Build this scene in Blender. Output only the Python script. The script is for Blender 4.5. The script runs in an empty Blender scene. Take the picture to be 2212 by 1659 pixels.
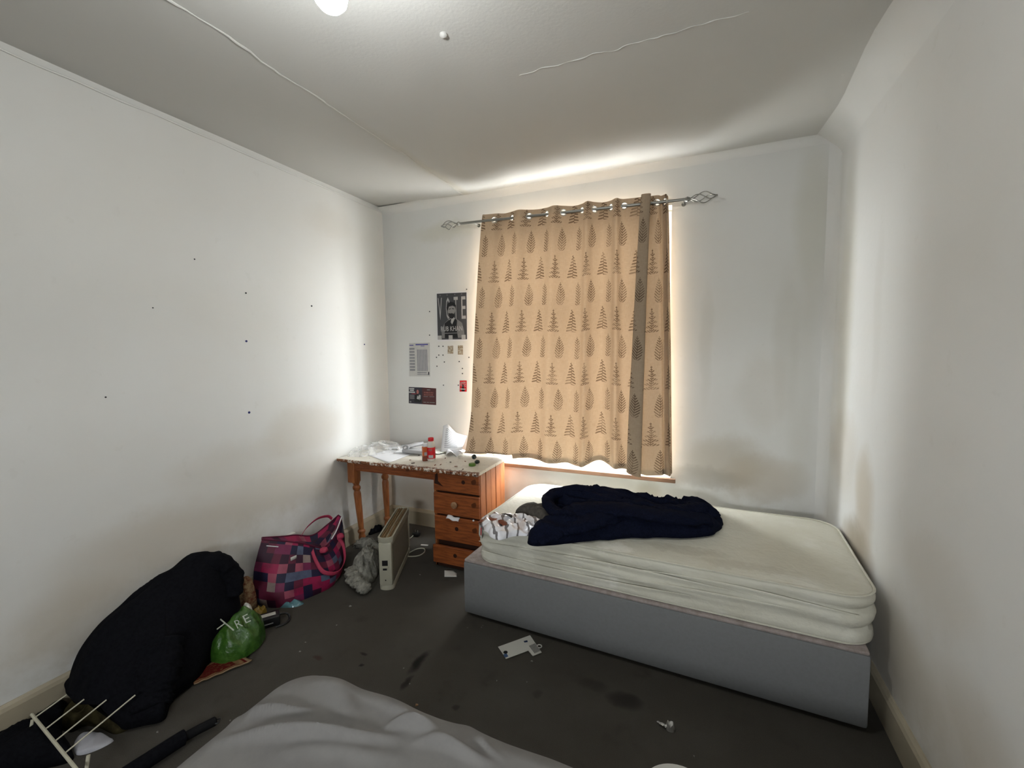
import bpy, bmesh, math, random
from mathutils import Vector, Matrix, noise
random.seed(7)
SC = bpy.context.scene
COL = SC.collection
PI = math.pi

# ------------------------------------------------------------------ camera, world, light, exposure
F_PX, YAW, PITCH, ROLL, CAM_H = 944.62, -0.4011, 0.0776, -0.0134, 1.53
def cam_axes():
    cy, sy, cp, sp = math.cos(YAW), math.sin(YAW), math.cos(PITCH), math.sin(PITCH)
    f = Vector((sy*cp, cy*cp, -sp)); r = Vector((cy, -sy, 0)); u = r.cross(f)
    c, s = math.cos(ROLL), math.sin(ROLL)
    return c*r + s*u, -s*r + c*u, f
CR, CU, CF = cam_axes()
cd = bpy.data.cameras.new('camera'); cam = bpy.data.objects.new('camera', cd); COL.objects.link(cam)
cd.sensor_width = 36.0; cd.lens = F_PX/2212*36.0; cd.clip_start = 0.03
M = Matrix((CR, CU, -CF)).transposed().to_4x4(); M.translation = Vector((0, 0, CAM_H)); cam.matrix_world = M
SC.camera = cam

WORLD_STRENGTH = 60.0
w = bpy.data.worlds.new('overcast_sky'); SC.world = w; w.use_nodes = True
_nt = w.node_tree                                    # white overcast above, pale ground below the horizon
_tc = _nt.nodes.new('ShaderNodeTexCoord'); _sx = _nt.nodes.new('ShaderNodeSeparateXYZ'); _mr = _nt.nodes.new('ShaderNodeMapRange'); _mx = _nt.nodes.new('ShaderNodeMix'); _mx.data_type = 'RGBA'
_nt.links.new(_tc.outputs['Generated'], _sx.inputs[0]); _nt.links.new(_sx.outputs[2], _mr.inputs[0]); _mr.inputs[1].default_value = -.04; _mr.inputs[2].default_value = .04
_nt.links.new(_mr.outputs[0], _mx.inputs[0]); _mx.inputs[6].default_value = (.40, .40, .39, 1); _mx.inputs[7].default_value = (0.93, 0.97, 1.0, 1)
_nt.links.new(_mx.outputs[2], _nt.nodes['Background'].inputs[0])
w.node_tree.nodes['Background'].inputs[1].default_value = WORLD_STRENGTH
BULB_STRENGTH = 205.0
SC.view_settings.view_transform = 'Standard'; SC.view_settings.look = 'None'
SC.view_settings.gamma = 1.0; SC.view_settings.use_curve_mapping = False
SC.view_settings.exposure = 0.38
SC.cycles.use_adaptive_sampling = True; SC.cycles.adaptive_threshold = 0.04
SC.cycles.max_bounces = 4; SC.cycles.diffuse_bounces = 3; SC.cycles.glossy_bounces = 2; SC.cycles.transmission_bounces = 4; SC.cycles.transparent_max_bounces = 8

# room measures
XL, XR, YB, YR, ZC = -2.535, 0.735, 3.15, -1.60, 2.746
WX0, WX1, WZ0, WZ1 = -1.57, -0.172, 0.645, 2.47       # window opening
# daylight portal in the window opening (helps the sky come in)
pl = bpy.data.lights.new('window_portal', 'AREA'); pl.shape = 'RECTANGLE'; pl.size = WX1-WX0; pl.size_y = WZ1-WZ0
po = bpy.data.objects.new('window_portal', pl); COL.objects.link(po)
po.location = ((WX0+WX1)/2, YB+0.19, (WZ0+WZ1)/2); po.rotation_euler = (-PI/2, 0, 0)
pl.cycles.is_portal = True
RX0, RX1, RZL, RZH = -0.62, 0.12, 1.30, 1.76        # opening added behind the viewpoint, unseen, to fill the room with skylight
pl2 = bpy.data.lights.new('rear_fill_portal', 'AREA'); pl2.shape = 'RECTANGLE'; pl2.size = RX1-RX0; pl2.size_y = RZH-RZL
po2 = bpy.data.objects.new('rear_fill_portal', pl2); COL.objects.link(po2)
po2.location = ((RX0+RX1)/2, YR-0.19, (RZL+RZH)/2); po2.rotation_euler = (PI/2, 0, 0); pl2.cycles.is_portal = True

# pixel helpers (photo frame 2212 x 1659)
def ray(x, y): return CF + CR*((x-1106)/F_PX) - CU*((y-829.5)/F_PX)
def onz(x, y, z=0.0):
    d = ray(x, y); return Vector((0, 0, CAM_H)) + d*((z-CAM_H)/d.z)
def ony(x, y, Y):
    d = ray(x, y); return Vector((0, 0, CAM_H)) + d*(Y/d.y)
def onx(x, y, X):
    d = ray(x, y); return Vector((0, 0, CAM_H)) + d*(X/d.x)

# ------------------------------------------------------------------ node helpers
class X:
    """a shader float socket with arithmetic"""
    nt = None
    def __init__(s, sock): s.s = sock
    @staticmethod
    def op(o, *a, clamp=False):
        n = X.nt.nodes.new('ShaderNodeMath'); n.operation = o; n.use_clamp = clamp
        for i, v in enumerate(a):
            if isinstance(v, X): X.nt.links.new(v.s, n.inputs[i])
            else: n.inputs[i].default_value = float(v)
        return X(n.outputs[0])
    def __add__(s, o): return X.op('ADD', s, o)
    __radd__ = __add__
    def __mul__(s, o): return X.op('MULTIPLY', s, o)
    __rmul__ = __mul__
    def __sub__(s, o): return X.op('SUBTRACT', s, o)
    def __rsub__(s, o): return X.op('SUBTRACT', o, s)
    def __truediv__(s, o): return X.op('DIVIDE', s, o)
    def __pow__(s, o): return X.op('POWER', s, o)
def fl(a): return X.op('FLOOR', a)
def fr(a): return X.op('FRACT', a)
def ab(a): return X.op('ABSOLUTE', a)
def sn(a): return X.op('SINE', a)
def lt(a, b): return X.op('LESS_THAN', a, b)
def gt(a, b): return X.op('GREATER_THAN', a, b)
def mn(a, b): return X.op('MINIMUM', a, b)
def mx(a, b): return X.op('MAXIMUM', a, b)
def cl(a): return X.op('ADD', a, 0.0, clamp=True)
def ss(a, b, x):
    n = X.nt.nodes.new('ShaderNodeMapRange'); n.interpolation_type = 'SMOOTHSTEP'
    n.inputs[1].default_value = a; n.inputs[2].default_value = b; X.nt.links.new(x.s, n.inputs[0]); return X(n.outputs[0])

class Mat:
    def __init__(s, name, rough=0.8, spec=0.2, metal=0.0):
        s.m = bpy.data.materials.new(name); s.m.use_nodes = True; s.nt = s.m.node_tree; X.nt = s.nt
        s.b = s.nt.nodes['Principled BSDF']; s.b.inputs['Roughness'].default_value = rough
        s.b.inputs['Specular IOR Level'].default_value = spec; s.b.inputs['Metallic'].default_value = metal
        s.col = None
    def base(s, c):
        n = s.nt.nodes.new('ShaderNodeRGB'); n.outputs[0].default_value = (*c, 1); s.col = n.outputs[0]; return s
    def mix(s, c, fac, mode='MIX'):
        n = s.nt.nodes.new('ShaderNodeMix'); n.data_type = 'RGBA'; n.blend_type = mode
        if isinstance(fac, X): s.nt.links.new(fac.s, n.inputs[0])
        else: n.inputs[0].default_value = fac
        s.nt.links.new(s.col, n.inputs[6])
        if isinstance(c, tuple): n.inputs[7].default_value = (*c, 1)
        else: s.nt.links.new(c, n.inputs[7])
        s.col = n.outputs[2]; return s
    def coord(s, kind='Object'):
        if kind == 'Position':
            n = s.nt.nodes.new('ShaderNodeNewGeometry'); v = n.outputs['Position']
        else:
            n = s.nt.nodes.new('ShaderNodeTexCoord'); v = n.outputs[kind]
        return v
    def xyz(s, v):
        n = s.nt.nodes.new('ShaderNodeSeparateXYZ'); s.nt.links.new(v, n.inputs[0]); return X(n.outputs[0]), X(n.outputs[1]), X(n.outputs[2])
    def noise(s, v, scale, detail=4, rough=0.55, stretch=None):
        if stretch:
            mp = s.nt.nodes.new('ShaderNodeMapping'); mp.inputs['Scale'].default_value = stretch; s.nt.links.new(v, mp.inputs[0]); v = mp.outputs[0]
        n = s.nt.nodes.new('ShaderNodeTexNoise'); n.inputs['Scale'].default_value = scale; n.inputs['Detail'].default_value = detail
        n.inputs['Roughness'].default_value = rough; s.nt.links.new(v, n.inputs['Vector']); return X(n.outputs[0])
    def bump(s, h, strength=0.3, dist=0.01):
        n = s.nt.nodes.new('ShaderNodeBump'); n.inputs['Strength'].default_value = strength; n.inputs['Distance'].default_value = dist
        s.nt.links.new(h.s, n.inputs['Height']); s.nt.links.new(n.outputs[0], s.b.inputs['Normal']); s.normal = n.outputs[0]; return s
    def done(s):
        s.nt.links.new(s.col, s.b.inputs['Base Color']); return s.m

def plain(name, c, rough=0.7, spec=0.25, metal=0.0, var=0.12, scale=30, bump=0.0):
    m = Mat(name, rough, spec, metal).base(c); v = m.coord('Position'); n = m.noise(v, scale)
    m.mix(tuple(x*(1-2*var) for x in c), n)
    if bump: m.bump(m.noise(v, scale*4), bump, 0.003)
    return m.done()

def spots(m, P, Q, lst):
    """soft irregular stains at (p, q, rp, rq, strength, colour)"""
    for p, q, rp, rq, k, c in lst:
        d = ((P-p)/rp)**2 + ((Q-q)/rq)**2
        m.mix(c, (1-ss(0.0, 1.0, d))*k)

def wall_mat(name, axis, stains):
    m = Mat(name, 0.75, 0.2).base((0.695, 0.695, 0.67)); v = m.coord('Position'); x, y, z = m.xyz(v)
    P = y if axis == 'x' else x
    n1 = m.noise(v, 1.3, 3); m.mix((0.665, 0.655, 0.615), ss(0.4, 0.7, n1)*0.6)
    n2 = m.noise(v, 6, 4, 0.65)
    nw = m.noise(v, 3.5, 2)
    Pw = P + (nw-0.5)*0.09; Qw = z + (n2-0.5)*0.14
    spots(m, Pw, Qw, stains)
    lo = (1-ss(0.1, 0.75, z))*ss(0.3, 0.75, n2); m.mix((0.46, 0.415, 0.33), lo*0.55)
    m.mix((0.40, 0.37, 0.30), ss(0.66, 0.74, m.noise(v, 14, 3))*0.07)
    m.bump(m.noise(v, 22, 3), 0.10, 0.008)
    return m.done()

BR = (0.43, 0.36, 0.26); GR = (0.40, 0.375, 0.30)
M_WALL_L = wall_mat('paint_wall_left', 'x', [
    (2.25, .98, .42, .26, .32, BR), (1.75, .85, .5, .2, .2, BR), (2.2, .62, .7, .22, .42, BR), (1.35, .55, .6, .25, .4, BR), 
    (2.0, 1.4, .2, .6, .06, GR), (0.95, .35, .3, .22, .4, BR), (2.75, .5, .3, .3, .5, GR), (2.55, 2.5, .3, .14, .12, BR)])
M_WALL_B = wall_mat('paint_wall_back', 'y', [
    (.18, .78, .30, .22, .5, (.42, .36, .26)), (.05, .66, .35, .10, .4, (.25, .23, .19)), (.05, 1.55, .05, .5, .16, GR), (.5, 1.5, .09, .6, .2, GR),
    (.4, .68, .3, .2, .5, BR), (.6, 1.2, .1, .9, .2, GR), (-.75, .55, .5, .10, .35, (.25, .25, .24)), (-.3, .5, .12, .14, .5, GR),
    (.38, 1.25, .18, .3, .2, BR), (-2.2, .25, .5, .2, .6, BR), (-1.75, .16, .3, .06, .3, (.3, .26, .2)), (-1.9, 2.5, .4, .1, .25, (.45, .42, .26)), (.62, 2.3, .14, .5, .3, (.47, .45, .33))])
M_WALL_R = wall_mat('paint_wall_right', 'x', [
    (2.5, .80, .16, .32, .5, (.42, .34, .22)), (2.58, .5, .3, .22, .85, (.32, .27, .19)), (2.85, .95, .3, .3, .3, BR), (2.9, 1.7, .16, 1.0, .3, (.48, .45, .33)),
    (2.45, 1.7, .06, .5, .1, GR), (2.1, .3, .4, .3, .6, BR), (1.55, .28, .4, .35, .45, BR), (1.8, .75, .3, .2, .2, BR)])
M_WALL_REAR = wall_mat('paint_wall_rear', 'y', [])

def ceiling_mat():
    m = Mat('paint_ceiling', 0.7, 0.25).base((0.58, 0.575, 0.545)); v = m.coord('Position'); x, y, z = m.xyz(v)
    n = m.noise(v, 1.2, 4); m.mix((0.545, 0.535, 0.50), n*0.8)
    m.mix((0.50, 0.46, 0.36), (1-ss(0.0, 0.06, ab(x+1.68+(m.noise(v, 9, 4)-.5)*.05)))*ss(1.2, 3.0, y)*0.45)
    m.bump(m.noise(v, 70, 3)*ss(-1.75, -1.6, x)*(1-ss(1.0, 2.0, y)*.7) + m.noise(v, 4, 1)*0.8, 0.13, 0.010)
    return m.done()
M_CEIL = ceiling_mat()

def carpet_mat():
    m = Mat('carpet', 0.95, 0.05).base((0.078, 0.071, 0.060)); v = m.coord('Position'); x, y, z = m.xyz(v)
    f = m.noise(v, 420, 3, 0.7); m.mix((0.042, 0.038, 0.032), ss(0.35, 0.7, f)*0.6)
    m.mix((0.095, 0.089, 0.078), ss(0.4, 0.75, m.noise(v, 2.2, 5))*0.5)
    m.mix((0.035, 0.031, 0.026), ss(0.55, 0.8, m.noise(v, 6, 5))*0.5)
    w1 = (m.noise(v, 9, 3)-.5)*0.06
    for px, py, rp, rq, k, c in [(905, 1430, .035, .10, .85, None), (878, 1475, .02, .06, .7, None), (1350, 1513, .09, .06, .6, None), (690, 1420, .04, .02, .5, (.05, .02, .012)),
                              (785, 1413, .03, .015, .7, None), (780, 1437, .015, .012, .8, None), (1160, 1500, .03, .03, .3, None), (1280, 1480, .1, .05, .25, None), (980, 1530, .02, .02, .5, None)]:
        g = onz(px, py); spots(m, x + w1, y + w1, [(g.x, g.y, rp, rq, k, c or (.012, .011, .010))])
    m.bump(f, 0.5, 0.004)
    return m.done()
M_CARPET = carpet_mat()

def wood_mat(name, c1, c2, axis=(1, 1, 1), sc=9):
    m = Mat(name, 0.42, 0.35).base(c1); v = m.coord('Object')
    n = m.noise(v, sc, 5, 0.6, axis); m.mix(c2, ss(0.35, 0.7, n))
    k = m.noise(v, 11, 1); m.mix(tuple(x*0.35 for x in c2), ss(0.70, 0.76, k)*0.8)
    m.mix(tuple(x*0.4 for x in c2), ss(0.55, 0.8, m.noise(v, 4, 5))*0.35)
    m.bump(n, 0.1, 0.003); return m.done()
M_PINE = wood_mat('stained_pine', (0.30, 0.085, 0.022), (0.155, 0.040, 0.012), (1, 8, 10))
M_PINE_V = wood_mat('stained_pine_upright', (0.36, 0.13, 0.042), (0.20, 0.060, 0.020), (9, 9, 0.8))
M_PINE_D = plain('dark_pine_gap', (0.035, 0.012, 0.006), 0.8)
def desk_top_mat():
    m = Mat('worn_white_desk_top', 0.45, 0.35).base((0.66, 0.63, 0.55)); v = m.coord('Position'); x, y, z = m.xyz(v)
    m.mix((0.52, 0.47, 0.38), ss(0.4, 0.7, m.noise(v, 7, 5))*0.6)
    n = m.noise(v, 38, 5, 0.7)
    edge = (1-ss(2.505, 2.56, y))*ss(-2.35, -1.9, x)
    m.mix((0.13, 0.045, 0.018), ss(0.52, 0.58, n + edge*0.18 - 0.06)*cl(edge*1.6+ss(-1.95, -1.7, x)*0.25))
    m.mix((0.10, 0.05, 0.03), ss(0.68, 0.72, m.noise(v, 30, 3)))
    return m.done()
M_DESKTOP = desk_top_mat()
def edge_mat():
    m = Mat('chipped_desk_edge', 0.6, 0.3).base((0.17, 0.06, 0.02)); v = m.coord('Position')
    m.mix((0.62, 0.56, 0.48), ss(0.50, 0.56, m.noise(v, 45, 5, 0.7))); m.mix((0.04, 0.012, 0.006), ss(0.6, 0.66, m.noise(v, 32, 4)))
    return m.done()
M_DESKEDGE = edge_mat()

def curtain_mat():
    m = Mat('fern_print_curtain', 0.9, 0.05).base((0.36, 0.275, 0.195)); uv = m.coord('UV'); u, v, _ = m.xyz(uv)
    wv = m.noise(uv, 260, 2, 0.6, (1, 0.12, 1)); wh = m.noise(uv, 260, 2, 0.6, (0.1, 1, 1))
    m.mix((0.30, 0.215, 0.135), ss(0.4, 0.7, wv)*0.45); m.mix((0.47, 0.36, 0.25), ss(0.45, 0.75, wh)*0.4)
    CW, RH = 0.136, 0.192
    row = v/RH; ri = fl(row); b = fr(row); odd = fr(ri*0.5)*2
    uc = u/CW + odd*0.35; ci = fl(uc); a = (fr(uc)-0.5)*CW; alt = fr(ci*0.5)*2
    aw = a + sn(b*9.0)*0.002
    A = ab(aw)
    t = cl((b-0.06)/0.84); inb = gt(b, 0.06)*lt(b, 0.9)
    def leaflets(freq, slope, duty): return gt(sn((b*RH - A*slope)*freq), duty)
    sd = gt(aw, 0.0)*3.1416; lf1 = sn((b*RH - A*0.8)*330 + sd); lf2 = sn((b*RH - A*1.0)*340); lf3 = sn((b*RH + A*0.25)*310 + sd)
    narrow = lt(A, (0.019+0.005*lf1)*ss(0.0, 0.25, 1-t)) * gt(lf1, 0.05)
    leaf = lt(A, 0.078*(t**0.5)*(1-t) + 0.003*lf2) * gt(lf2, -0.1)
    fern = lt(A, 0.040*((1-t)**0.75)+0.003*lf3) * gt(lf3, -0.1)
    bush = lt(A, 0.046*((1-t)**0.65)*(0.66+0.34*sn(t*34.0))) * gt(sn((b*RH - A*0.8)*400)+(m.noise(uv, 150, 2)-.5)*3.0, -0.35)
    stem = lt(A, 0.0018)
    rowA = narrow*(1-alt) + leaf*alt; rowB = fern*(1-alt) + bush*alt
    mask = cl(mx((rowA*(1-odd) + rowB*odd), stem)*inb)
    mask = mask*(0.62+0.38*ss(0.3, 0.6, m.noise(uv, 9, 2)))
    m.mix((0.085, 0.052, 0.030), mask*0.80)
    low_tone = (1-ss(0.0, 0.09, v))*ss(0.4, 0.7, m.noise(uv, 12, 4)); m.mix((0.07, 0.05, 0.035), low_tone*0.5)  # patchy darker tone towards the bottom of the cloth
    nt = m.nt; out = nt.nodes['Material Output']
    tr = nt.nodes.new('ShaderNodeBsdfTranslucent')
    tc = nt.nodes.new('ShaderNodeMix'); tc.data_type = 'RGBA'; tc.blend_type = 'MULTIPLY'; tc.inputs[0].default_value = 1
    nt.links.new(m.col, tc.inputs[6]); tc.inputs[7].default_value = (1.0, 0.84, 0.66, 1); nt.links.new(tc.outputs[2], tr.inputs[0])
    mixs = nt.nodes.new('ShaderNodeMixShader'); mixs.inputs[0].default_value = 0.038
    nt.links.new(m.b.outputs[0], mixs.inputs[1]); nt.links.new(tr.outputs[0], mixs.inputs[2]); nt.links.new(mixs.outputs[0], out.inputs[0])
    return m.done()
M_CURTAIN = curtain_mat()

def plaid_mat():
    m = Mat('plaid_bag_fabric', 0.55, 0.3).base((0.22, 0.015, 0.055)); uv = m.coord('UV'); u, v, _ = m.xyz(uv)
    c = 0.052
    cb = m.nt.nodes.new('ShaderNodeCombineXYZ'); m.nt.links.new(fl(u/c).s, cb.inputs[0]); m.nt.links.new(fl(v/c).s, cb.inputs[1])
    wn = m.nt.nodes.new('ShaderNodeTexWhiteNoise'); wn.noise_dimensions = '2D'; m.nt.links.new(cb.outputs[0], wn.inputs['Vector'])
    r = m.nt.nodes.new('ShaderNodeValToRGB'); r.color_ramp.interpolation = 'CONSTANT'
    cols = [(0.0, (.035, .006, .022)), (.2, (.30, .012, .065)), (.36, (.012, .010, .038)), (.52, (.115, .012, .035)), (.66, (.33, .075, .115)), (.8, (.085, .105, .17)), (.88, (.17, .02, .07)), (.95, (.26, .2, .18))]
    el = r.color_ramp.elements
    while len(el) < len(cols): el.new(0.5)
    for e, (p, k) in zip(el, cols): e.position = p; e.color = (*k, 1)
    m.nt.links.new(wn.outputs['Value'], r.inputs[0]); m.col = r.outputs[0]
    m.mix((.02, .008, .015), ss(.4, .8, m.noise(m.coord('Position'), 16, 4))*.5)
    return m.done()
M_PLAID = plaid_mat()
def cloth_mat(name, c, c2, scale=90, bump=0.3, sheen=0.0):
    m = Mat(name, 0.92, 0.06).base(c); v = m.coord('Position'); n = m.noise(v, scale, 4, .7); m.mix(c2, ss(.35, .7, n))
    m.bump(n, bump, 0.004); m.b.inputs['Sheen Weight'].default_value = sheen; return m.done()
M_ROBE = cloth_mat('navy_towelling', (.0055, .0075, .020), (.003, .004, .010), 140, .5, .0)
M_BLACK = cloth_mat('black_cloth', (.0065, .0068, .009), (.004, .004, .0055), 80, .3)
M_GREYCLOTH = cloth_mat('grey_jersey', (.29, .28, .24), (.15, .145, .125), 34, .9)
M_OLIVE = cloth_mat('olive_cloth', (.05, .042, .018), (.02, .016, .008), 15, .4)
M_DKGREY = cloth_mat('charcoal_cloth', (.085, .078, .068), (.05, .046, .042), 40, .3)
M_SHEET = cloth_mat('grey_sheet', (.215, .208, .20), (.195, .188, .182), 14, .12)
M_DIVAN = cloth_mat('grey_divan_fabric', (.180, .184, .184), (.168, .171, .169), 60, .12)
M_DIVTOP = cloth_mat('pinkish_divan_platform', (.34, .29, .27), (.25, .21, .19), 30, .15)
def mattress_mat():
    m = Mat('stained_mattress_cover', 0.85, 0.1).base((.60, .585, .50)); v = m.coord('Position'); x, y, z = m.xyz(v)
    m.mix((.50, .475, .38), ss(.42, .68, m.noise(v, 2.2, 5))*.6)
    m.mix((.66, .65, .59), ss(.55, .75, m.noise(v, 5, 4))*.5)
    g = onz(1330, 1185, .54)
    spots(m, x+(m.noise(v, 20, 4)-.5)*.14, y+(m.noise(v, 17, 4)-.5)*.14, [(g.x, g.y, .11, .05, .8, (.75, .73, .66)), (g.x+.3, g.y+.1, .25, .06, .35, (.30, .27, .2)), (.2, 2.15, .3, .05, .25, (.32, .28, .2)), (.45, 2.3, .3, .2, .2, (.42, .38, .28))])
    wave = m.noise(v, 45, 2, .5, (1, 1, 1)); m.bump(wave + m.noise(v, 6, 4)*1.2, .28, .012)
    return m.done()
M_MATTRESS = mattress_mat()
M_PIPING = plain('mattress_piping', (.62, .60, .50), .8)
M_TRIM = plain('yellowed_gloss_paint', (.46, .40, .29), .4, .4, var=.15, scale=9)
M_UPVC = plain('white_window_frame', (.75, .76, .76), .35, .4, var=.03)
M_SILL = plain('brown_window_sill', (.19, .11, .07), .5, .3, scale=14)
M_SILLW = plain('cream_window_board', (.58, .55, .47), .5, .3, scale=14)
def glass_mat():
    m = Mat('window_glass', .02, .5).base((1, 1, 1)); nt = m.nt
    t = nt.nodes.new('ShaderNodeBsdfTransparent'); g = nt.nodes.new('ShaderNodeBsdfGlossy'); g.inputs['Roughness'].default_value = .02
    x = nt.nodes.new('ShaderNodeMixShader'); x.inputs[0].default_value = .06; nt.links.new(t.outputs[0], x.inputs[1]); nt.links.new(g.outputs[0], x.inputs[2])
    nt.links.new(x.outputs[0], nt.nodes['Material Output'].inputs[0]); return m.done()
M_GLASS = glass_mat()
M_ROD = plain('brushed_steel_pole', (.30, .295, .27), .38, .5, .9, var=.08)
M_EYELET = plain('silver_eyelet', (.62, .61, .58), .3, .5, 1.0, var=.03)
def emit_mat(name, c, k):
    m = Mat(name).base(c); e = m.nt.nodes.new('ShaderNodeEmission'); e.inputs[0].default_value = (*c, 1); e.inputs[1].default_value = k
    m.nt.links.new(e.outputs[0], m.nt.nodes['Material Output'].inputs[0]); return m.done()
M_BULB = emit_mat('lit_bulb', (.96, .99, 1.0), BULB_STRENGTH)
M_WHITEPL = plain('white_plastic', (.72, .71, .67), .35, .4, var=.04)
M_CREAMPL = plain('cream_plastic', (.42, .40, .31), .45, .35, var=.1, scale=14)
M_HEATSIDE = plain('heater_grey_cream_metal', (.25, .24, .19), .5, .35, var=.12, scale=10)
M_GRILLE = plain('tan_heater_grille', (.26, .17, .08), .5, .3, var=.15)
M_BLACKPL = plain('black_plastic', (.012, .012, .013), .35, .4)
M_PAPER = plain('white_paper', (.74, .74, .75), .8, .1, var=.03, scale=8)
M_PAPER2 = plain('off_white_card', (.62, .61, .56), .75, .1, var=.05, scale=12)
M_INK = plain('grey_print', (.30, .30, .32), .8, .1)
M_INK_D = plain('dark_print', (.05, .05, .06), .8, .1)
M_INK_BLUE = plain('blue_print', (.10, .10, .33), .8, .1)
M_RED = plain('red_label', (.55, .012, .018), .45, .3, var=.05)
M_ORANGE = plain('orange_card', (.55, .13, .035), .5, .3, var=.12)
M_BROWNCARD = plain('brown_card', (.19, .055, .028), .55, .3)
M_GREENPL = plain('green_lid_plastic', (.075, .17, .012), .4, .4)
M_DARKGREEN = plain('dark_green_glossy', (.012, .022, .018), .2, .5)
def bottle_mat():
    m = Mat('cloudy_bottle_plastic', .3, .4).base((.60, .56, .49)); m.b.inputs['Alpha'].default_value = 1; return m.done()
M_BOTTLE = bottle_mat()
def clear_mat():
    m = Mat('clear_film', .12, .5).base((.9, .9, .88)); nt = m.nt
    t = nt.nodes.new('ShaderNodeBsdfTransparent'); x = nt.nodes.new('ShaderNodeMixShader')
    v = m.coord('Position'); k = cl(ss(.4, .7, m.noise(v, 16, 3))*.4 + .14); nt.links.new(k.s, x.inputs[0])
    nt.links.new(t.outputs[0], x.inputs[1]); nt.links.new(m.b.outputs[0], x.inputs[2]); nt.links.new(x.outputs[0], nt.nodes['Material Output'].inputs[0])
    m.bump(m.noise(v, 18, 3), .4, .01); return m.done()
M_CLEAR = clear_mat()
def greenbag_mat():
    m = Mat('green_carrier_film', .28, .5).base((.042, .115, .014)); v = m.coord('Position')
    m.mix((.022, .075, .008), ss(.4, .65, m.noise(v, 15, 5))); m.mix((.085, .18, .03), ss(.6, .75, m.noise(v, 24, 5))*.6); m.bump(m.noise(v, 26, 5), .7, .012); return m.done()
M_GREENBAG = greenbag_mat()
def foil_mat(name='glossy_white_packaging'):
    m = Mat(name, .2, .5, .15).base((.78, .78, .82)); v = m.coord('Position'); x, y, z = m.xyz(v); n = m.noise(v, 7, 3)
    st = sn((x*.75+y*.45)*120 + n*9); m.mix((.06, .05, .05), ss(.72, .85, st)*.85)
    m.mix((.20, .12, .085), ss(.0, 1.0, cl((-1.02-x+(n-.5)*.15)*14))*ss(-.2, .3, sn((y-x*.5)*70+n*5))*.9)
    spots(m, x+(n-.5)*.06, y, [(-.86, 2.13, .03, .05, .5, (.40, .28, .2))]); m.bump(m.noise(v, 26, 3), .5, .01); return m.done()
M_FOILPACK = foil_mat()
M_FOIL = plain('clear_foil_scrap', (.7, .69, .66), .2, .6, .6)
def rug_mat():
    m = Mat('red_patterned_rug', .95, .05).base((.085, .010, .008)); uv = m.coord('UV'); u, v, _ = m.xyz(uv)
    e = mx(ab(u-.5), ab(v-.5)); band = gt(e, .36)*lt(e, .43); m.mix((.20, .13, .06), band*.8)
    n = m.noise(uv, 22, 3); m.mix((.14, .075, .03), gt(n, .58)*lt(e, .36)*.7); m.mix((.26, .19, .11), gt(e, .46)*.85); return m.done()
M_RUG = rug_mat()
M_POSTER = plain('poster_dark_grey', (.055, .056, .062), .5, .3, var=.06, scale=20)
M_PWHITE = plain('poster_pale_print', (.40, .40, .395), .5, .3, var=.08, scale=60)
M_PGREY = plain('poster_mid_grey', (.20, .20, .20), .5, .3, var=.15, scale=40)
M_PSKIN = plain('poster_face_grey', (.27, .265, .26), .5, .3, var=.15, scale=70)
M_PBLACK = plain('poster_black', (.010, .010, .012), .5, .3)
M_FLYER1 = plain('flyer_dark_blue_black', (.020, .018, .032), .4, .4, var=.2, scale=40)
M_FLYER2 = plain('flyer_maroon', (.075, .012, .012), .4, .4, var=.2, scale=30)
M_PINK = plain('flyer_pink_print', (.36, .13, .11), .5, .3)
M_TAPE = cloth_mat('brown_tape_residue', (.22, .16, .10), (.55, .51, .42), 60, .2)
M_TACK = plain('dark_tack', (.05, .05, .055), .7)
M_PLUG = plain('blue_wall_plug_plastic', (.03, .035, .16), .5)
M_CEILSCRAP = plain('raised_plaster', (.64, .63, .58), .7, .2)
M_MATTBLACK = plain('matt_black_plastic', (.010, .010, .011), .8, .1)
M_CRUMB = plain('dusty_litter', (.26, .25, .22), .9, .1)
M_COATED = plain('white_coated_wire', (.62, .59, .46), .4, .4, var=.1)
M_HANDLE = plain('pink_webbing', (.46, .045, .10), .6, .3, var=.15, scale=60)
M_KNOB = wood_mat('pale_knob_wood', (.40, .25, .14), (.22, .11, .05), (1, 1, 1))
M_YELLOW = plain('yellow_wrapper', (.30, .19, .02), .4, .4, var=.3, scale=30)
M_GREYPL = plain('grey_plastic', (.36, .36, .36), .45, .35, var=.06)
M_TEALFILM = plain('teal_glossy_film', (.10, .22, .25), .2, .5)

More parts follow.
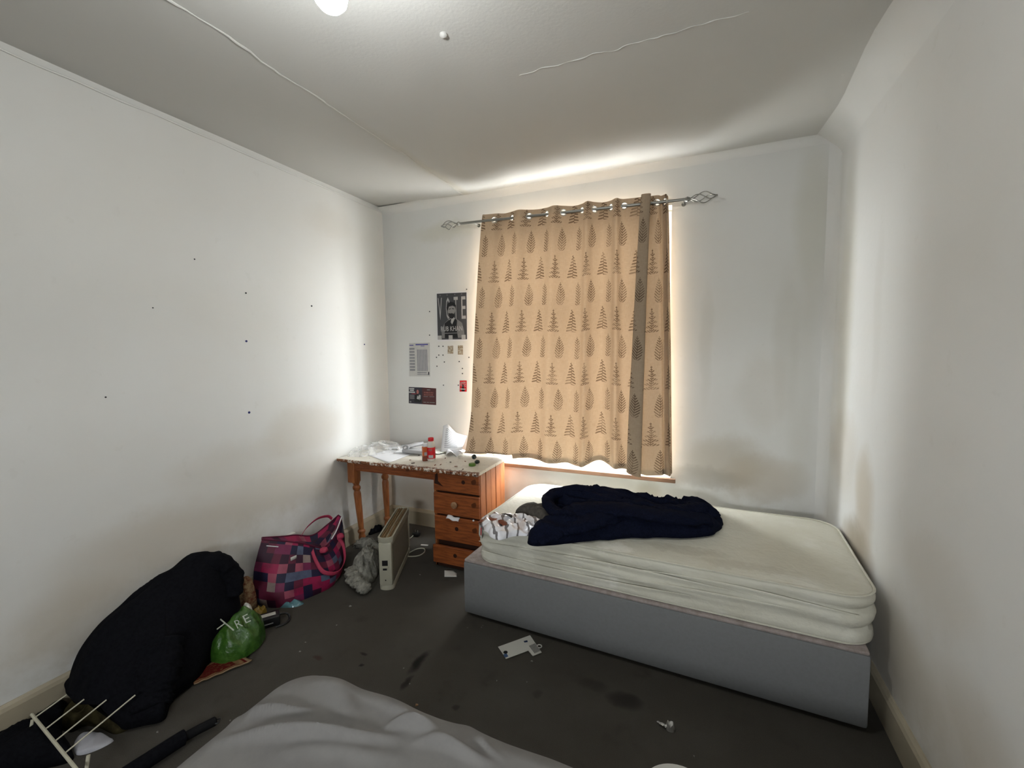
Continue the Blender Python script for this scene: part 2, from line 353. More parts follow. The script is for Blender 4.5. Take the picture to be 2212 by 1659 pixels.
# ------------------------------------------------------------------ mesh helpers
class MB:
    def __init__(s): s.v = []; s.f = []; s.uv = {}; s.smooth = True
    def add(s, vs, fs, uvs=None):
        o = len(s.v); s.v += [Vector(p) for p in vs]
        for i, f in enumerate(fs):
            if uvs: s.uv[len(s.f)] = uvs[i]
            s.f.append([k+o for k in f])
        return s
    def box(s, x0, x1, y0, y1, z0, z1, b=0.0, mat=None):
        if b <= 0:
            vs = [(x, y, z) for x in (x0, x1) for y in (y0, y1) for z in (z0, z1)]
            fs = [(0, 1, 3, 2), (4, 6, 7, 5), (0, 4, 5, 1), (2, 3, 7, 6), (0, 2, 6, 4), (1, 5, 7, 3)]
        else:
            bm = bmesh.new(); bmesh.ops.create_cube(bm, size=1)
            for v in bm.verts: v.co = Vector(((x0+x1)/2+v.co.x*(x1-x0), (y0+y1)/2+v.co.y*(y1-y0), (z0+z1)/2+v.co.z*(z1-z0)))
            bmesh.ops.bevel(bm, geom=bm.edges[:], offset=b, segments=2, affect='EDGES', profile=.5)
            bm.verts.index_update(); vs = [v.co.copy() for v in bm.verts]; fs = [[v.index for v in f.verts] for f in bm.faces]; bm.free()
        if mat: vs = [mat @ Vector(p) for p in vs]
        return s.add(vs, fs)
    def tube(s, path, r, n=8, closed=False):
        P = [Vector(p) for p in path]; m = len(P); R = r if isinstance(r, (list, tuple)) else [r]*m
        vs = []; up = None
        for i, p in enumerate(P):
            a = P[(i-1) % m] if (closed or i > 0) else p; b = P[(i+1) % m] if (closed or i < m-1) else p
            t = (b-a).normalized()
            if up is None: up = Vector((0, 0, 1)) if abs(t.z) < .9 else Vector((1, 0, 0))
            up = (up - t*up.dot(t)).normalized(); q = t.cross(up)
            vs += [p + (up*math.cos(2*PI*k/n) + q*math.sin(2*PI*k/n))*R[i] for k in range(n)]
        fs = []
        for i in range(m if closed else m-1):
            j = (i+1) % m
            fs += [(i*n+k, i*n+(k+1) % n, j*n+(k+1) % n, j*n+k) for k in range(n)]
        if not closed: fs += [tuple(range(n))[::-1], tuple(range((m-1)*n, m*n))]
        return s.add(vs, fs)
    def lathe(s, prof, c, n=24, axis='z', mat=None):
        vs = []
        for r, h in prof:
            for k in range(n):
                a = 2*PI*k/n; p = Vector((r*math.cos(a), r*math.sin(a), h))
                if axis == 'y': p = Vector((p.x, -p.z, p.y))
                if axis == 'x': p = Vector((p.z, p.x, p.y))
                if mat: p = mat @ p
                vs.append(Vector(c)+p)
        fs = [(i*n+k, i*n+(k+1) % n, (i+1)*n+(k+1) % n, (i+1)*n+k) for i in range(len(prof)-1) for k in range(n)]
        fs += [tuple(range(n))[::-1], tuple(range((len(prof)-1)*n, len(prof)*n))]
        return s.add(vs, fs)
    def grid(s, fn, nu, nv, uvfn=None, thick=None):
        vs = [fn(i/nu, j/nv) for j in range(nv+1) for i in range(nu+1)]; W = nu+1
        fs = [(j*W+i, j*W+i+1, (j+1)*W+i+1, (j+1)*W+i) for j in range(nv) for i in range(nu)]
        uvs = None
        if uvfn: uvs = [[uvfn(i/nu, j/nv), uvfn((i+1)/nu, j/nv), uvfn((i+1)/nu, (j+1)/nv), uvfn(i/nu, (j+1)/nv)] for j in range(nv) for i in range(nu)]
        return s.add(vs, fs, uvs)
    def prism(s, pts, d):
        """pts: 3D polygon; d: extrusion vector"""
        n = len(pts); d = Vector(d); vs = [Vector(p) for p in pts] + [Vector(p)+d for p in pts]
        return s.add(vs, [tuple(range(n))[::-1], tuple(range(n, 2*n))] + [(i, (i+1) % n, n+(i+1) % n, n+i) for i in range(n)])
    def mesh(s, name):
        c = Vector((0, 0, 0))
        lo = Vector((min(v.x for v in s.v), min(v.y for v in s.v), min(v.z for v in s.v))); hi = Vector((max(v.x for v in s.v), max(v.y for v in s.v), max(v.z for v in s.v)))
        c = (lo+hi)/2
        me = bpy.data.meshes.new(name); me.from_pydata([v-c for v in s.v], [], s.f)
        if s.uv:
            L = me.uv_layers.new(name='UVMap')
            for p in me.polygons:
                q = s.uv.get(p.index)
                if q:
                    for li, k in zip(p.loop_indices, q): L.data[li].uv = k
        return me, c

def fix(me, smooth, angle=0.7):
    bm = bmesh.new(); bm.from_mesh(me); bmesh.ops.recalc_face_normals(bm, faces=bm.faces[:])
    if smooth:
        for f in bm.faces: f.smooth = True
        for e in bm.edges:
            if len(e.link_faces) == 2 and e.calc_face_angle(0) > angle: e.smooth = False
    bm.to_mesh(me); bm.free()

def build(name, mb, mat, parent=None, smooth=True, angle=0.7, thick=0.0, recalc=True):
    me, c = mb.mesh(name)
    if recalc: fix(me, smooth, angle)
    elif smooth:
        for p in me.polygons: p.use_smooth = True
    me.materials.append(mat)
    o = bpy.data.objects.new(name, me); COL.objects.link(o); o.location = c
    if parent:
        o.parent = parent; w0 = parent.location.copy(); q = parent.parent
        while q: w0 += q.location if False else Vector((0, 0, 0)); q = q.parent
        o.matrix_parent_inverse = Matrix.Translation(-ORIG[parent.name])
    ORIG[o.name] = c.copy()
    if thick:
        m = o.modifiers.new('thickness', 'SOLIDIFY'); m.thickness = thick; m.offset = 0
    return o
ORIG = {}
def tag(o, label, cat, group=None, kind=None):
    o['label'] = label; o['category'] = cat
    if group: o['group'] = group
    if kind: o['kind'] = kind
    return o
def thing(name, label, cat, loc, group=None):
    o = bpy.data.objects.new(name, None); COL.objects.link(o); o.location = loc; o.empty_display_size = .05
    ORIG[o.name] = Vector(loc); return tag(o, label, cat, group)
def struct(name, mb, mat, label=None, smooth=False, parent=None, angle=.7):
    o = build(name, mb, mat, parent, smooth, angle)
    if not parent: o['kind'] = 'structure'; o['label'] = label or name.replace('_', ' ')
    return o
def spline(pts, n, closed=False):
    P = [Vector(p) for p in pts]; m = len(P); out = []
    segs = m if closed else m-1
    for k in range(n if closed else n+1):
        t = k/n*segs; i = min(int(t), segs-1); f = t-i
        g = lambda j: P[j % m] if closed else P[max(0, min(m-1, j))]
        a, b, c, d = g(i-1), g(i), g(i+1), g(i+2)
        out.append(.5*((2*b)+(c-a)*f+(2*a-5*b+4*c-d)*f*f+(3*b-a-3*c+d)*f**3))
    return out
def nz(x, y, z=0, s=1.0): return noise.noise(Vector((x*s, y*s, z*s)))
def dome(outline, z0, H, c=None, n=96, nr=26, p=2.0, q=2.0, fold=0.012, fs=9, seed=0, stretch=(1, 1), ang=0, under=True, uv=False, floorfn=None):
    """closed soft heap over a star shaped outline; H(x, y) gives its height"""
    O = spline([(a[0], a[1], 0) for a in outline], n, True)
    if c is None: c = sum(O, Vector())/len(O)
    else: c = Vector((c[0], c[1], 0))
    ca, sa = math.cos(ang), math.sin(ang); mb = MB(); vs = []
    for j in range(nr):
        r = 1-(j/nr)**1.25
        for P in O:
            Q = c+(P-c)*r; prof = max(0, 1-r**p)**(1/q)
            h = H(Q.x, Q.y) if callable(H) else H
            lx, ly = (Q.x*ca+Q.y*sa)*stretch[0], (-Q.x*sa+Q.y*ca)*stretch[1]
            f1 = nz(lx, ly, seed, fs); f2 = nz(lx, ly, seed+3.1, fs*2.3)
            k = fold*((1-abs(f1)*2.2) + .45*f2)
            zz = z0+max(.002, h*prof + k*min(1, prof*1.6)) if j else z0
            d = (P-c).normalized()*(fold*.5*nz(lx, ly, seed+7, fs*1.1))
            vs.append(Vector((Q.x+d.x, Q.y+d.y, zz)))
    h = H(c.x, c.y) if callable(H) else H
    vs.append(Vector((c.x, c.y, z0+h+fold*.5))); top = len(vs)-1
    fs_ = [(j*n+k, j*n+(k+1) % n, (j+1)*n+(k+1) % n, (j+1)*n+k) for j in range(nr-1) for k in range(n)]
    fs_ += [((nr-1)*n+k, (nr-1)*n+(k+1) % n, top) for k in range(n)]
    if under: fs_.append(tuple(range(n))[::-1])
    return mb.add(vs, fs_)
def px(pts, z=0.0): return [tuple(onz(a, b, z)[:2]) for a, b in pts]
def text_mb(body, corner, ex, ey, w, h, depth=(0, 0, 0), bold=0.0):
    """flat lettering fitted to a w x h box at corner along ex, ey; depth extrudes it"""
    cu = bpy.data.curves.new('t', 'FONT'); cu.body = body; cu.offset = bold; cu.resolution_u = 2
    ob = bpy.data.objects.new('t', cu); COL.objects.link(ob); dg = bpy.context.evaluated_depsgraph_get(); me = bpy.data.meshes.new_from_object(ob.evaluated_get(dg))
    xs = [v.co.x for v in me.vertices]; ys = [v.co.y for v in me.vertices]; x0, x1, y0, y1 = min(xs), max(xs), min(ys), max(ys)
    ex, ey, c = Vector(ex).normalized(), Vector(ey).normalized(), Vector(corner)
    mb = MB(); vs = [c+ex*((v.co.x-x0)/(x1-x0)*w)+ey*((v.co.y-y0)/(y1-y0)*h) for v in me.vertices]
    mb.add(vs, [list(p.vertices) for p in me.polygons])
    bpy.data.objects.remove(ob); bpy.data.curves.remove(cu); bpy.data.meshes.remove(me); return mb

# ------------------------------------------------------------------ room shell
struct('floor', MB().box(XL-.2, XR+.2, YR-.2, YB+.25, -.12, 0), M_CARPET, 'worn dark brown grey carpet with stains')
T = .2
struct('wall_left', MB().box(XL-T, XL, YR-.2, YB+.25, 0, ZC+.12), M_WALL_L, 'cream painted left wall with brown damp stains')
struct('wall_right', MB().box(XR, XR+T, YR-.2, YB+.25, 0, ZC+.12), M_WALL_R, 'cream painted right wall beside the bed')
struct('wall_rear', MB().box(XL, RX0, YR-T, YR, 0, ZC+.12).box(RX1, XR, YR-T, YR, 0, ZC+.12).box(RX0, RX1, YR-T, YR, 0, RZL).box(RX0, RX1, YR-T, YR, RZH, ZC+.12), M_WALL_REAR, 'cream wall behind the viewpoint')
wb = MB()
wb.box(XL, WX0, YB, YB+.25, 0, ZC+.12).box(WX1, XR, YB, YB+.25, 0, ZC+.12).box(WX0, WX1, YB, YB+.25, 0, WZ0).box(WX0, WX1, YB, YB+.25, WZ1, ZC+.12)
struct('wall_back', wb, M_WALL_B, 'cream window wall with mould stains')
# ceiling: main sheet, and the strip beyond the plaster joint that lies a little skew
def ceil_fn(a, b):
    x = XL-.05+a*(XR-XL+.1); y = YR-.1+b*(YB-YR+.2)
    z = ZC + .006*nz(x, y, 0, 1.3)
    if x < -1.68: z += .018*(-1.68-x)/.85
    return Vector((x, y, z))
def ceil_all(a, b): return ceil_fn(a, b)
cm = MB().grid(ceil_all, 90, 90); n0 = len(cm.v)
cm.box(XL-.05, XR+.05, YR-.1, YB+.1, ZC+.10, ZC+.2)
struct('ceiling', cm, M_CEIL, 'uneven off white plaster ceiling', True)
def cove(r, a, b, side):
    mb = MB()
    def fn(s, t):
        th = t*PI/2; y = a+(b-a)*s
        o = r*(1-math.sin(th)); zz = ZC+.008-r*(1-math.cos(th)); rr = 1+.25*nz(y, 0, 3, 2)
        if side == 'R': return Vector((XR+.002-o*rr, y, zz))
        return Vector((y, YB+.002-o*rr, zz))
    return mb.grid(fn, 40, 10)
struct('trim_1', cove(.16, YR, YB, 'R'), M_WALL_R, 'rounded plaster junction of right wall and ceiling', True)
struct('trim_2', cove(.07, XL, XR, 'B'), M_WALL_B, 'rounded plaster junction of window wall and ceiling', True)
# rounded vertical corner between the window wall and the right wall
vc = MB().grid(lambda s, t: Vector((XR+.002-.07*(1-math.sin(t*PI/2)), YB+.002-.07*(1-math.cos(t*PI/2)), .12+s*(ZC-.12))), 20, 8)
struct('trim_3', vc, M_WALL_R, 'rounded plaster corner beside the bed', True)
# raised ragged joint line across the ceiling
def ridge_path(x0, y0, x1, y1, amp, n=160):
    return [Vector((x0+(x1-x0)*i/n+amp*nz(i*.13, 2, 0, 1)+amp*.4*nz(i*.5, 7, 0, 1), y0+(y1-y0)*i/n, ceil_fn((x0+(x1-x0)*i/n-XL+.05)/(XR-XL+.1), (y0+(y1-y0)*i/n-YR+.1)/(YB-YR+.2)).z-.001+.003*nz(i*.3, 5, 0, 1))) for i in range(n+1)]
rp = ridge_path(-1.675, YR, -1.70, YB-.05, .020)
struct('trim_4', MB().tube(rp, [.0042+.0035*nz(i*.21, 1, 0, 1) for i in range(len(rp))], 6), M_CEIL, 'ragged raised plaster joint across the ceiling', True)
rp = [Vector((p[0], 1.90+.02*nz(i*.2, 4, 0, 1), ceil_fn((p[0]-XL+.05)/(XR-XL+.1), (1.9-YR+.1)/(YB-YR+.2)).z-.0005+.003*nz(i*.4, 9, 0, 1))) for i, p in enumerate([(-.75+.9*k/60, 0) for k in range(61)])]
struct('trim_5', MB().tube(rp, [.0022+.002*nz(i*.3, 6, 0, 1) for i in range(len(rp))], 5), M_CEIL, 'thin plaster crack line on the ceiling', True)
rp = [Vector((XL+.006+.004*nz(i*.3, 1, 0, 1), YR+(YB-YR)*i/120, ZC-.016+.008*nz(i*.16, 3, 0, 1))) for i in range(121)]
struct('trim_6', MB().tube(rp, [.005+.004*nz(i*.27, 8, 0, 1) for i in range(121)], 5), M_WALL_L, 'peeling paint edge where left wall meets ceiling', True)
# skirting boards
def skirting(a, b, axis, at, inward, label, name):
    mb = MB(); prof = [(0, 0), (.020, 0), (.020, .118), (.014, .132), (.006, .142), (0, .142)]
    def pt(s, d, z): return (at+inward*d, s, z) if axis == 'y' else (s, at+inward*d, z)
    n = len(prof); vs = [pt(s, d, z) for s in (a, b) for d, z in prof]
    mb.add(vs, [(i, (i+1) % n, n+(i+1) % n, n+i) for i in range(n)] + [tuple(range(n))[::-1], tuple(range(n, 2*n))])
    struct(name, mb, M_TRIM, label)
skirting(YR, YB, 'y', XL, 1, 'yellowed cream skirting board along the left wall', 'baseboard_left')
skirting(YR, YB, 'y', XR, -1, 'yellowed cream skirting board along the right wall', 'baseboard_right')
skirting(XL, XR, 'x', YB, -1, 'yellowed cream skirting board below the window', 'baseboard_back')
# window
win = bpy.data.objects.new('window_1', None); COL.objects.link(win); win.location = ((WX0+WX1)/2, YB+.16, WZ0); ORIG['window_1'] = win.location.copy()
win['kind'] = 'structure'; win['label'] = 'white framed window behind the curtain'
fm = MB(); fy0, fy1 = YB+.12, YB+.18
fm.box(WX0, WX0+.06, fy0, fy1, WZ0, WZ1, .006).box(WX1-.13, WX1, fy0, fy1, WZ0, WZ1, .006).box(WX0+.06, WX1-.06, fy0, fy1, WZ0, WZ0+.06, .006).box(WX0+.06, WX1-.13, fy0, fy1, WZ1-.06, WZ1, .006)
build('window_frame', fm, M_UPVC, win, False)
mx0 = (WX0+WX1)/2
build('mullion', MB().box(mx0-.03, mx0+.03, fy0, fy1, WZ0+.06, WZ1-.06, .006), M_UPVC, win, False)
build('transom', MB().box(WX0+.06, WX1-.06, fy0+.002, fy1-.002, 1.86, 1.91, .006), M_UPVC, win, False)
for a, b in ((WX0+.06, mx0-.03), (mx0+.03, WX1-.13)):
    for c, d in ((WZ0+.06, 1.86), (1.91, WZ1-.06)):
        build('pane', MB().box(a, b, YB+.148, YB+.154, c, d), M_GLASS, win, False)
build('window_board', MB().box(WX0-.03, WX1+.02, YB-.035, YB+.12, WZ0-.028, WZ0+.002, .006), M_SILLW, win, False)
build('sill_edge', MB().box(WX0-.04, WX1+.05, YB-.047, YB-.033, WZ0-.034, WZ0-.004, .004), M_SILL, win, False)

# unseen window added in the rear wall as fill light for the near side
fill_win = bpy.data.objects.new('fill_window', None); COL.objects.link(fill_win); fill_win.location = ((RX0+RX1)/2, YR-.1, RZL); ORIG['fill_window'] = fill_win.location.copy()
fill_win['kind'] = 'structure'; fill_win['label'] = 'small unseen window added behind the viewpoint for fill light'
fm = MB(); fy0, fy1 = YR-.16, YR-.10
fm.box(RX0, RX0+.05, fy0, fy1, RZL, RZH, .006).box(RX1-.05, RX1, fy0, fy1, RZL, RZH, .006).box(RX0+.05, RX1-.05, fy0, fy1, RZL, RZL+.05, .006).box(RX0+.05, RX1-.05, fy0, fy1, RZH-.05, RZH, .006)
build('window_frame', fm, M_UPVC, fill_win, False)
build('pane', MB().box(RX0+.05, RX1-.05, YR-.134, YR-.128, RZL+.05, RZH-.05), M_GLASS, fill_win, False)

# ------------------------------------------------------------------ pendant bulb
BX, BY, BZ = -.895, .937, 2.467
pb = thing('pendant_light', 'bare lit white bulb hanging from the ceiling', 'light', (BX, BY, ZC))
build('ceiling_rose', MB().lathe([(.0, 0), (.05, 0), (.048, -.015), (.03, -.03), (.008, -.034), (0, -.034)], (BX, BY, ZC), 24), M_WHITEPL, pb)
build('cord', MB().tube([(BX, BY, ZC-.03), (BX, BY, BZ+.115)], .0035, 8), M_WHITEPL, pb)
build('lamp_holder', MB().lathe([(0, .12), (.014, .118), (.019, .10), (.019, .06), (.0, .06)], (BX, BY, BZ), 20), M_WHITEPL, pb)
build('bulb', MB().lathe([(.014, .06), (.018, .05), (.030, .034), (.040, .012), (.043, -.008), (.039, -.028), (.027, -.042), (.013, -.049), (.002, -.051)], (BX, BY, BZ), 28), M_BULB, pb)
g = onz(958, 76, ZC-.004)
tag(build('ceiling_hook', MB().lathe([(.0, .008), (.014, .006), (.015, -.002), (.010, -.008), (.0, -.010)], g, 16), M_CEIL), 'small painted over knob on the ceiling', 'fixing')

# ------------------------------------------------------------------ curtain pole and curtain
RY, RZ0, RZ1 = 3.05, 2.512, 2.462
def rodz(x): return RZ0+(RZ1-RZ0)*(x+1.72)/(1.72-.08)
pole = thing('curtain_pole', 'brushed steel curtain pole with twisted cage finials above the window', 'curtain pole', (-.9, RY, 2.49))
build('pole', MB().tube([(-1.72, RY, rodz(-1.72)), (-.08, RY, rodz(-.08))], .0105, 14), M_ROD, pole)
for x, sgn in ((-1.72, -1), (-.08, 1)):
    z = rodz(x); fin = MB()
    L = .135 if sgn < 0 else .15
    build('finial_collar', MB().tube([(x-sgn*.01, RY, z), (x+sgn*.004, RY, z), (x+sgn*.012, RY, z), (x+sgn*.022, RY, z)], [.0105, .017, .014, .009], 14), M_ROD, pole)
    f0 = None
    for k in range(4):
        path = []
        for i in range(17):
            t = i/16; r = .003+.030*math.sin(PI*t)**1.1; a = k*PI/2+t*PI*1.0
            path.append((x+sgn*(.02+L*t), RY+r*math.cos(a), z+r*math.sin(a)-sgn*0.0*t))
        build('finial_wire', MB().tube(path, .0032, 6), M_ROD, pole)
    build('finial_tip', MB().lathe([(0, -.007), (.006, -.005), (.008, 0), (.006, .005), (0, .007)], (x+sgn*(.022+L), RY, z), 12, 'x'), M_ROD, pole)
for x in (-1.60, -.10):
    z = rodz(x); bk = MB().tube([(x, YB+.0, z), (x, RY, z)], .005, 8).lathe([(0, .0), (.014, 0), (.014, -.006), (0, -.006)], (x, YB-.001, z), 16, 'y')
    build('bracket', bk, M_ROD, pole)

# curtain control points: eyelets at the pole crossings; the cloth goes behind and in front of the pole in turn
eye_px = [1068, 1107, 1143, 1182, 1217, 1258, 1284, 1320, 1348, 1393, 1419, 1436]
ex = []
for e in eye_px:
    y = 470-(e-1068)*.118; ex.append(ony(e, y, RY).x)
def sec(e, amp, sgn0, left, right):
    pts = [(left, RY-.004)]
    for k in range(len(e)):
        pts.append((e[k], RY))
        if k < len(e)-1:
            s = sgn0 if k % 2 == 0 else -sgn0
            pts.append(((e[k]+e[k+1])/2, RY+s*amp[k]))
    pts.append((right-.006, RY-.008)); pts.append((right+.004, RY+.045)); return pts
amp_t = [.022, .030, .020, .032, .022, .034, .022, .036, .03, .040, .02]
topC = sec(ex, amp_t, 1, ony(1043, 465, RY).x, ony(1441, 420, RY).x)
# bottom: the same folds spread to the left, flatter, with one forward fold on the right
bl, br = ony(1006, 980, 2.97).x, ony(1451, 1030, RY).x
e0, e1 = topC[0][0], topC[-1][0]
botC = []
for i, (a, b) in enumerate(topC):
    t = (a-e0)/(e1-e0); x = bl+(br-bl)*t
    k = 1.15 if t < .45 else 1.6
    botC.append((x, RY-.02+(b-RY)*k))
NC = len(topC)
# one forward fold on the right, where the cloth doubles over itself
def omega(L, xc, k):
    i8 = 1+2*8; om = [(.020, .0), (-.012, -.035), (-.046, -.066), (-.036, -.088), (.0, -.096), (.036, -.090), (.048, -.066), (.016, -.035), (-.012, .004)]
    head = [p for p in L[:i8+1]]; tail = [p for p in L[1+2*10:]]
    return head + [(xc+a*k, RY+b*k) for a, b in om] + tail
topC = omega(topC, ony(1397, 440, RY).x, .62); botC = omega(botC, ony(1369, 1010, RY-.05).x, 1.0)
NU = 760
def arc(L): return spline([(a, b, 0) for a, b in L], NU)
TP, BP = arc(topC), arc(botC)
cum = [0]
for i in range(NU): cum.append(cum[-1]+((TP[i+1]-TP[i]).length+(BP[i+1]-BP[i]).length)/2)
rows = [0, .003, .006] + [.006+.11*k/26 for k in range(1, 27)] + [.116+.884*k/120 for k in range(1, 121)]
ZT_OFF = .047
def hem(x):
    z = .695 - .012*math.sin((x+1.7)*9)
    for cx, wd, h in ((-.64, .085, .042), (-.88, .05, .014), (-.33, .10, -.030), (-1.15, .2, .006)): z += h*math.exp(-((x-cx)/wd)**2)
    return z
cmB = MB(); V = []; UV = []
for r in rows:
    for i in range(NU+1):
        t = r**.8; p = TP[i].lerp(BP[i], t)
        sway = .010*nz(p.x, r, 4, 3)*r
        zt = rodz(TP[i].x)+ZT_OFF + .006*nz(p.x, 0, 9, 8); zb = hem(BP[i].x)
        z = zt+(zb-zt)*r
        ypush = 0
        if p.x < -1.28: ypush = -.085*max(0, (r-.80)/.20)**1.5*min(1, (-1.28-p.x)/.2); z = max(z, .738) if r > .9 else z
        V.append(Vector((p.x+sway*.4, p.y+sway+ypush, z))); UV.append((cum[i]+.02, (1-r)*1.86))
W = NU+1; F = []; U = []
eidx = []
for e in ex: eidx.append(min(range(NU+1), key=lambda i: (TP[i].x-e)**2+(TP[i].y-RY)**2))
for j in range(len(rows)-1):
    for i in range(NU):
        hole = False
        if 2 < j < 32:
            zc = (rows[j]+rows[j+1])/2*1.86
            for k in eidx:
                if (cum[i]-cum[k])**2+(zc-ZT_OFF)**2 < .0195**2: hole = True; break
        if hole: continue
        F.append((j*W+i, j*W+i+1, (j+1)*W+i+1, (j+1)*W+i)); U.append([UV[k] for k in F[-1]])
cmB.add(V, F, U)
cur = thing('eyelet_curtain', 'beige eyelet curtain with brown fern print drawn across the window', 'curtain', (-.9, RY, .7))
build('curtain_cloth', cmB, M_CURTAIN, cur, True, 3)
# hem band: doubled cloth along the bottom
hb = MB(); HV = []; HU = []
for q in range(5):
    for i in range(0, NU+1, 2):
        base = V[(len(rows)-1)*W+i]; above = V[(len(rows)-4)*W+i]; d = (above-base)
        HV.append(base + Vector((0, .004, -.001)) + Vector((d.x, d.y, max(d.z, .01)))*(q/4*1.0)); HU.append((cum[i], .02*q))
WH = NU//2+1
hb.add(HV, [(q*WH+i, q*WH+i+1, (q+1)*WH+i+1, (q+1)*WH+i) for q in range(4) for i in range(WH-1)], [[HU[k] for k in (q*WH+i, q*WH+i+1, (q+1)*WH+i+1, (q+1)*WH+i)] for q in range(4) for i in range(WH-1)])
build('hem', hb, M_CURTAIN, cur, True, 3)
for k in eidx:
    a, b = TP[max(0, k-3)], TP[min(NU, k+3)]; t = (b-a).normalized(); c = TP[k]; zc = rodz(c.x)
    ring = [c+Vector((0, 0, zc))+t*(.0205*math.cos(2*PI*s/28))+Vector((0, 0, .0205*math.sin(2*PI*s/28))) for s in range(28)]
    build('eyelet', MB().tube(ring, .0034, 6, True), M_EYELET, cur)

# ------------------------------------------------------------------ single bed by the window
A = onz(1003, 1330); B_ = onz(1875, 1590); bu = (B_-A).normalized(); bv = Vector((-bu.y, bu.x, 0)); BL = (B_-A).length; BW = .90
bed_rot = Matrix.Translation(A) @ Matrix(((bu.x, bv.x, 0, 0), (bu.y, bv.y, 0, 0), (0, 0, 1, 0), (0, 0, 0, 1)))
def bedp(u, v, z): return bed_rot @ Vector((u, v, z))
bed = thing('divan_bed_base', 'grey fabric single divan base below the window', 'bed base', bedp(BL/2, BW/2, 0))
build('divan_body', MB().box(0, BL, 0, BW, .022, .325, .012, bed_rot), M_DIVAN, bed)
build('platform', MB().box(.004, BL-.004, .004, BW-.004, .322, .340, .008, bed_rot), M_DIVTOP, bed)
for u in (.12, BL-.12):
    for v in (.12, BW-.12): build('glide', MB().lathe([(0, 0), (.022, 0), (.022, .024), (0, .024)], bedp(u, v, 0), 14), M_BLACKPL, bed)
# mattress
MU0, MU1, MV0, MV1, MZ0, MZ1 = .055, BL+.035, .015, .885, .341, .545
def sup(a, ru, rv, rc):
    """point on a rounded rectangle, a in 0..1 around"""
    hu, hv = ru-rc, rv-rc; per = [2*hv, PI/2*rc, 2*hu, PI/2*rc]*2; s = a*sum(per); 
    cs = [(hu, hv), (-hu, hv), (-hu, -hv), (hu, -hv)]; k = 0
    while s > per[k] and k < 7: s -= per[k]; k += 1
    q = k//2
    if k % 2 == 0:
        st = [(ru, -hv), (hu, rv), (-ru, hv), (-hu, -rv)][q]; d = [(0, 1), (-1, 0), (0, -1), (1, 0)][q]
        return st[0]+d[0]*s, st[1]+d[1]*s
    th = q*PI/2+s/rc; return cs[q][0]+rc*math.cos(th), cs[q][1]+rc*math.sin(th)
mcu, mcv, ru, rv = (MU0+MU1)/2, (MV0+MV1)/2, (MU1-MU0)/2, (MV1-MV0)/2
NA = 260; mm = MB(); vs = []
levels = [(.94, 0.0), (.985, .02), (1.0, .09), (.994, .21), (.980, .30), (.995, .37), (1.002, .46), (1.004, .56), (.994, .63), (.978, .70), (.993, .76), (.999, .82), (1.0, .88), (.992, .955), (.975, .99), (.93, 1.004), (.84, 1.02), (.7, 1.03), (.5, 1.035), (.3, 1.035), (.1, 1.035)]
def sag(u, v): return -.012*math.exp(-((u-1.0)/.5)**2-((v-.4)/.3)**2)
for lv, (k, h) in enumerate(levels):
    for i in range(NA):
        x, y = sup(i/NA, ru, rv, .13); inset = (1-k)*rv*1.0
        kx, ky = (ru-inset)/ru, (rv-inset)/rv
        if k < .9: kx = ky*.0+k; ky = k
        u, v = mcu+x*kx, mcv+y*ky
        wob = .006*nz(u, h*2, v, 5)*(1 if .1 < h < .97 else .3)
        crease = .007*math.sin(u*7+h*16)*math.exp(-((h-.5)/.3)**2)*(1 if y < 0 else .2)
        z = MZ0+(MZ1-MZ0)*h + (sag(u, v) if h > .9 else 0) + (.004*nz(u, v, 1, 9) if h > 1 else 0)
        z += .012*math.sin(u*3.1+1)*min(1, h)*(1-min(1, h))*4*.5
        vs.append(bedp(u+wob*(x/ru), v+(wob+crease)*(1 if y > 0 else -1), z))
fs = [(l*NA+i, l*NA+(i+1) % NA, (l+1)*NA+(i+1) % NA, (l+1)*NA+i) for l in range(len(levels)-1) for i in range(NA)]
fs += [tuple(range(NA))[::-1], tuple(range((len(levels)-1)*NA, len(levels)*NA))]
mm.add(vs, fs)
mat_ = thing('mattress', 'bare stained off white single mattress on the grey divan', 'mattress', bedp(mcu, mcv, MZ0))
build('mattress_body', mm, M_MATTRESS, mat_, True, 1.2)
for h, k, nm in ((.985, .990, 'piping'), (.03, .985, 'piping')):
    ring = []
    for i in range(NA):
        x, y = sup(i/NA, ru, rv, .13); ins = (1-k)*rv; u, v = mcu+x*(ru-ins)/ru, mcv+y*(rv-ins)/rv
        ring.append(bedp(u, v, MZ0+(MZ1-MZ0)*h+(sag(u, v) if h > .5 else 0)+.003*nz(u, v, 4, 4)))
    build(nm, MB().tube(ring, .0055, 6, True), M_PIPING, mat_)
for hh, u0, u1 in ((.62, .10, 1.5), (.46, .35, 1.80), (.30, .12, 1.2), (.70, 1.0, 1.82)):   # creases pulled along the front border
    cr = []
    for i in range(41):
        t = i/40; u = u0+(u1-u0)*t; cr.append(bedp(u, MV0-.0015-.003*math.sin(PI*t), MZ0+(MZ1-MZ0)*(hh+.06*math.sin(t*4+hh*9))))
    build('border_crease', MB().tube(cr, [.0015+.005*math.sin(PI*i/40) for i in range(41)], 6), M_MATTRESS, mat_)
lb = onz(1062, 1180, .48); 
def mcorner(th, z, r=.1355):
    return bedp(MU0+.13+r*math.cos(th), MV0+.13+r*math.sin(th), z)
lab = build('care_label', MB().grid(lambda a, b: mcorner(math.radians(212+26*a), .545-.075*b, .1365+.004*b), 8, 6), M_PAPER2, mat_, thick=.001)
build('red_stripe', MB().grid(lambda a, b: mcorner(math.radians(234+4*a), .548-.06*b, .1385+.004*b), 2, 6), M_RED, lab, thick=.001)

ZM = .553
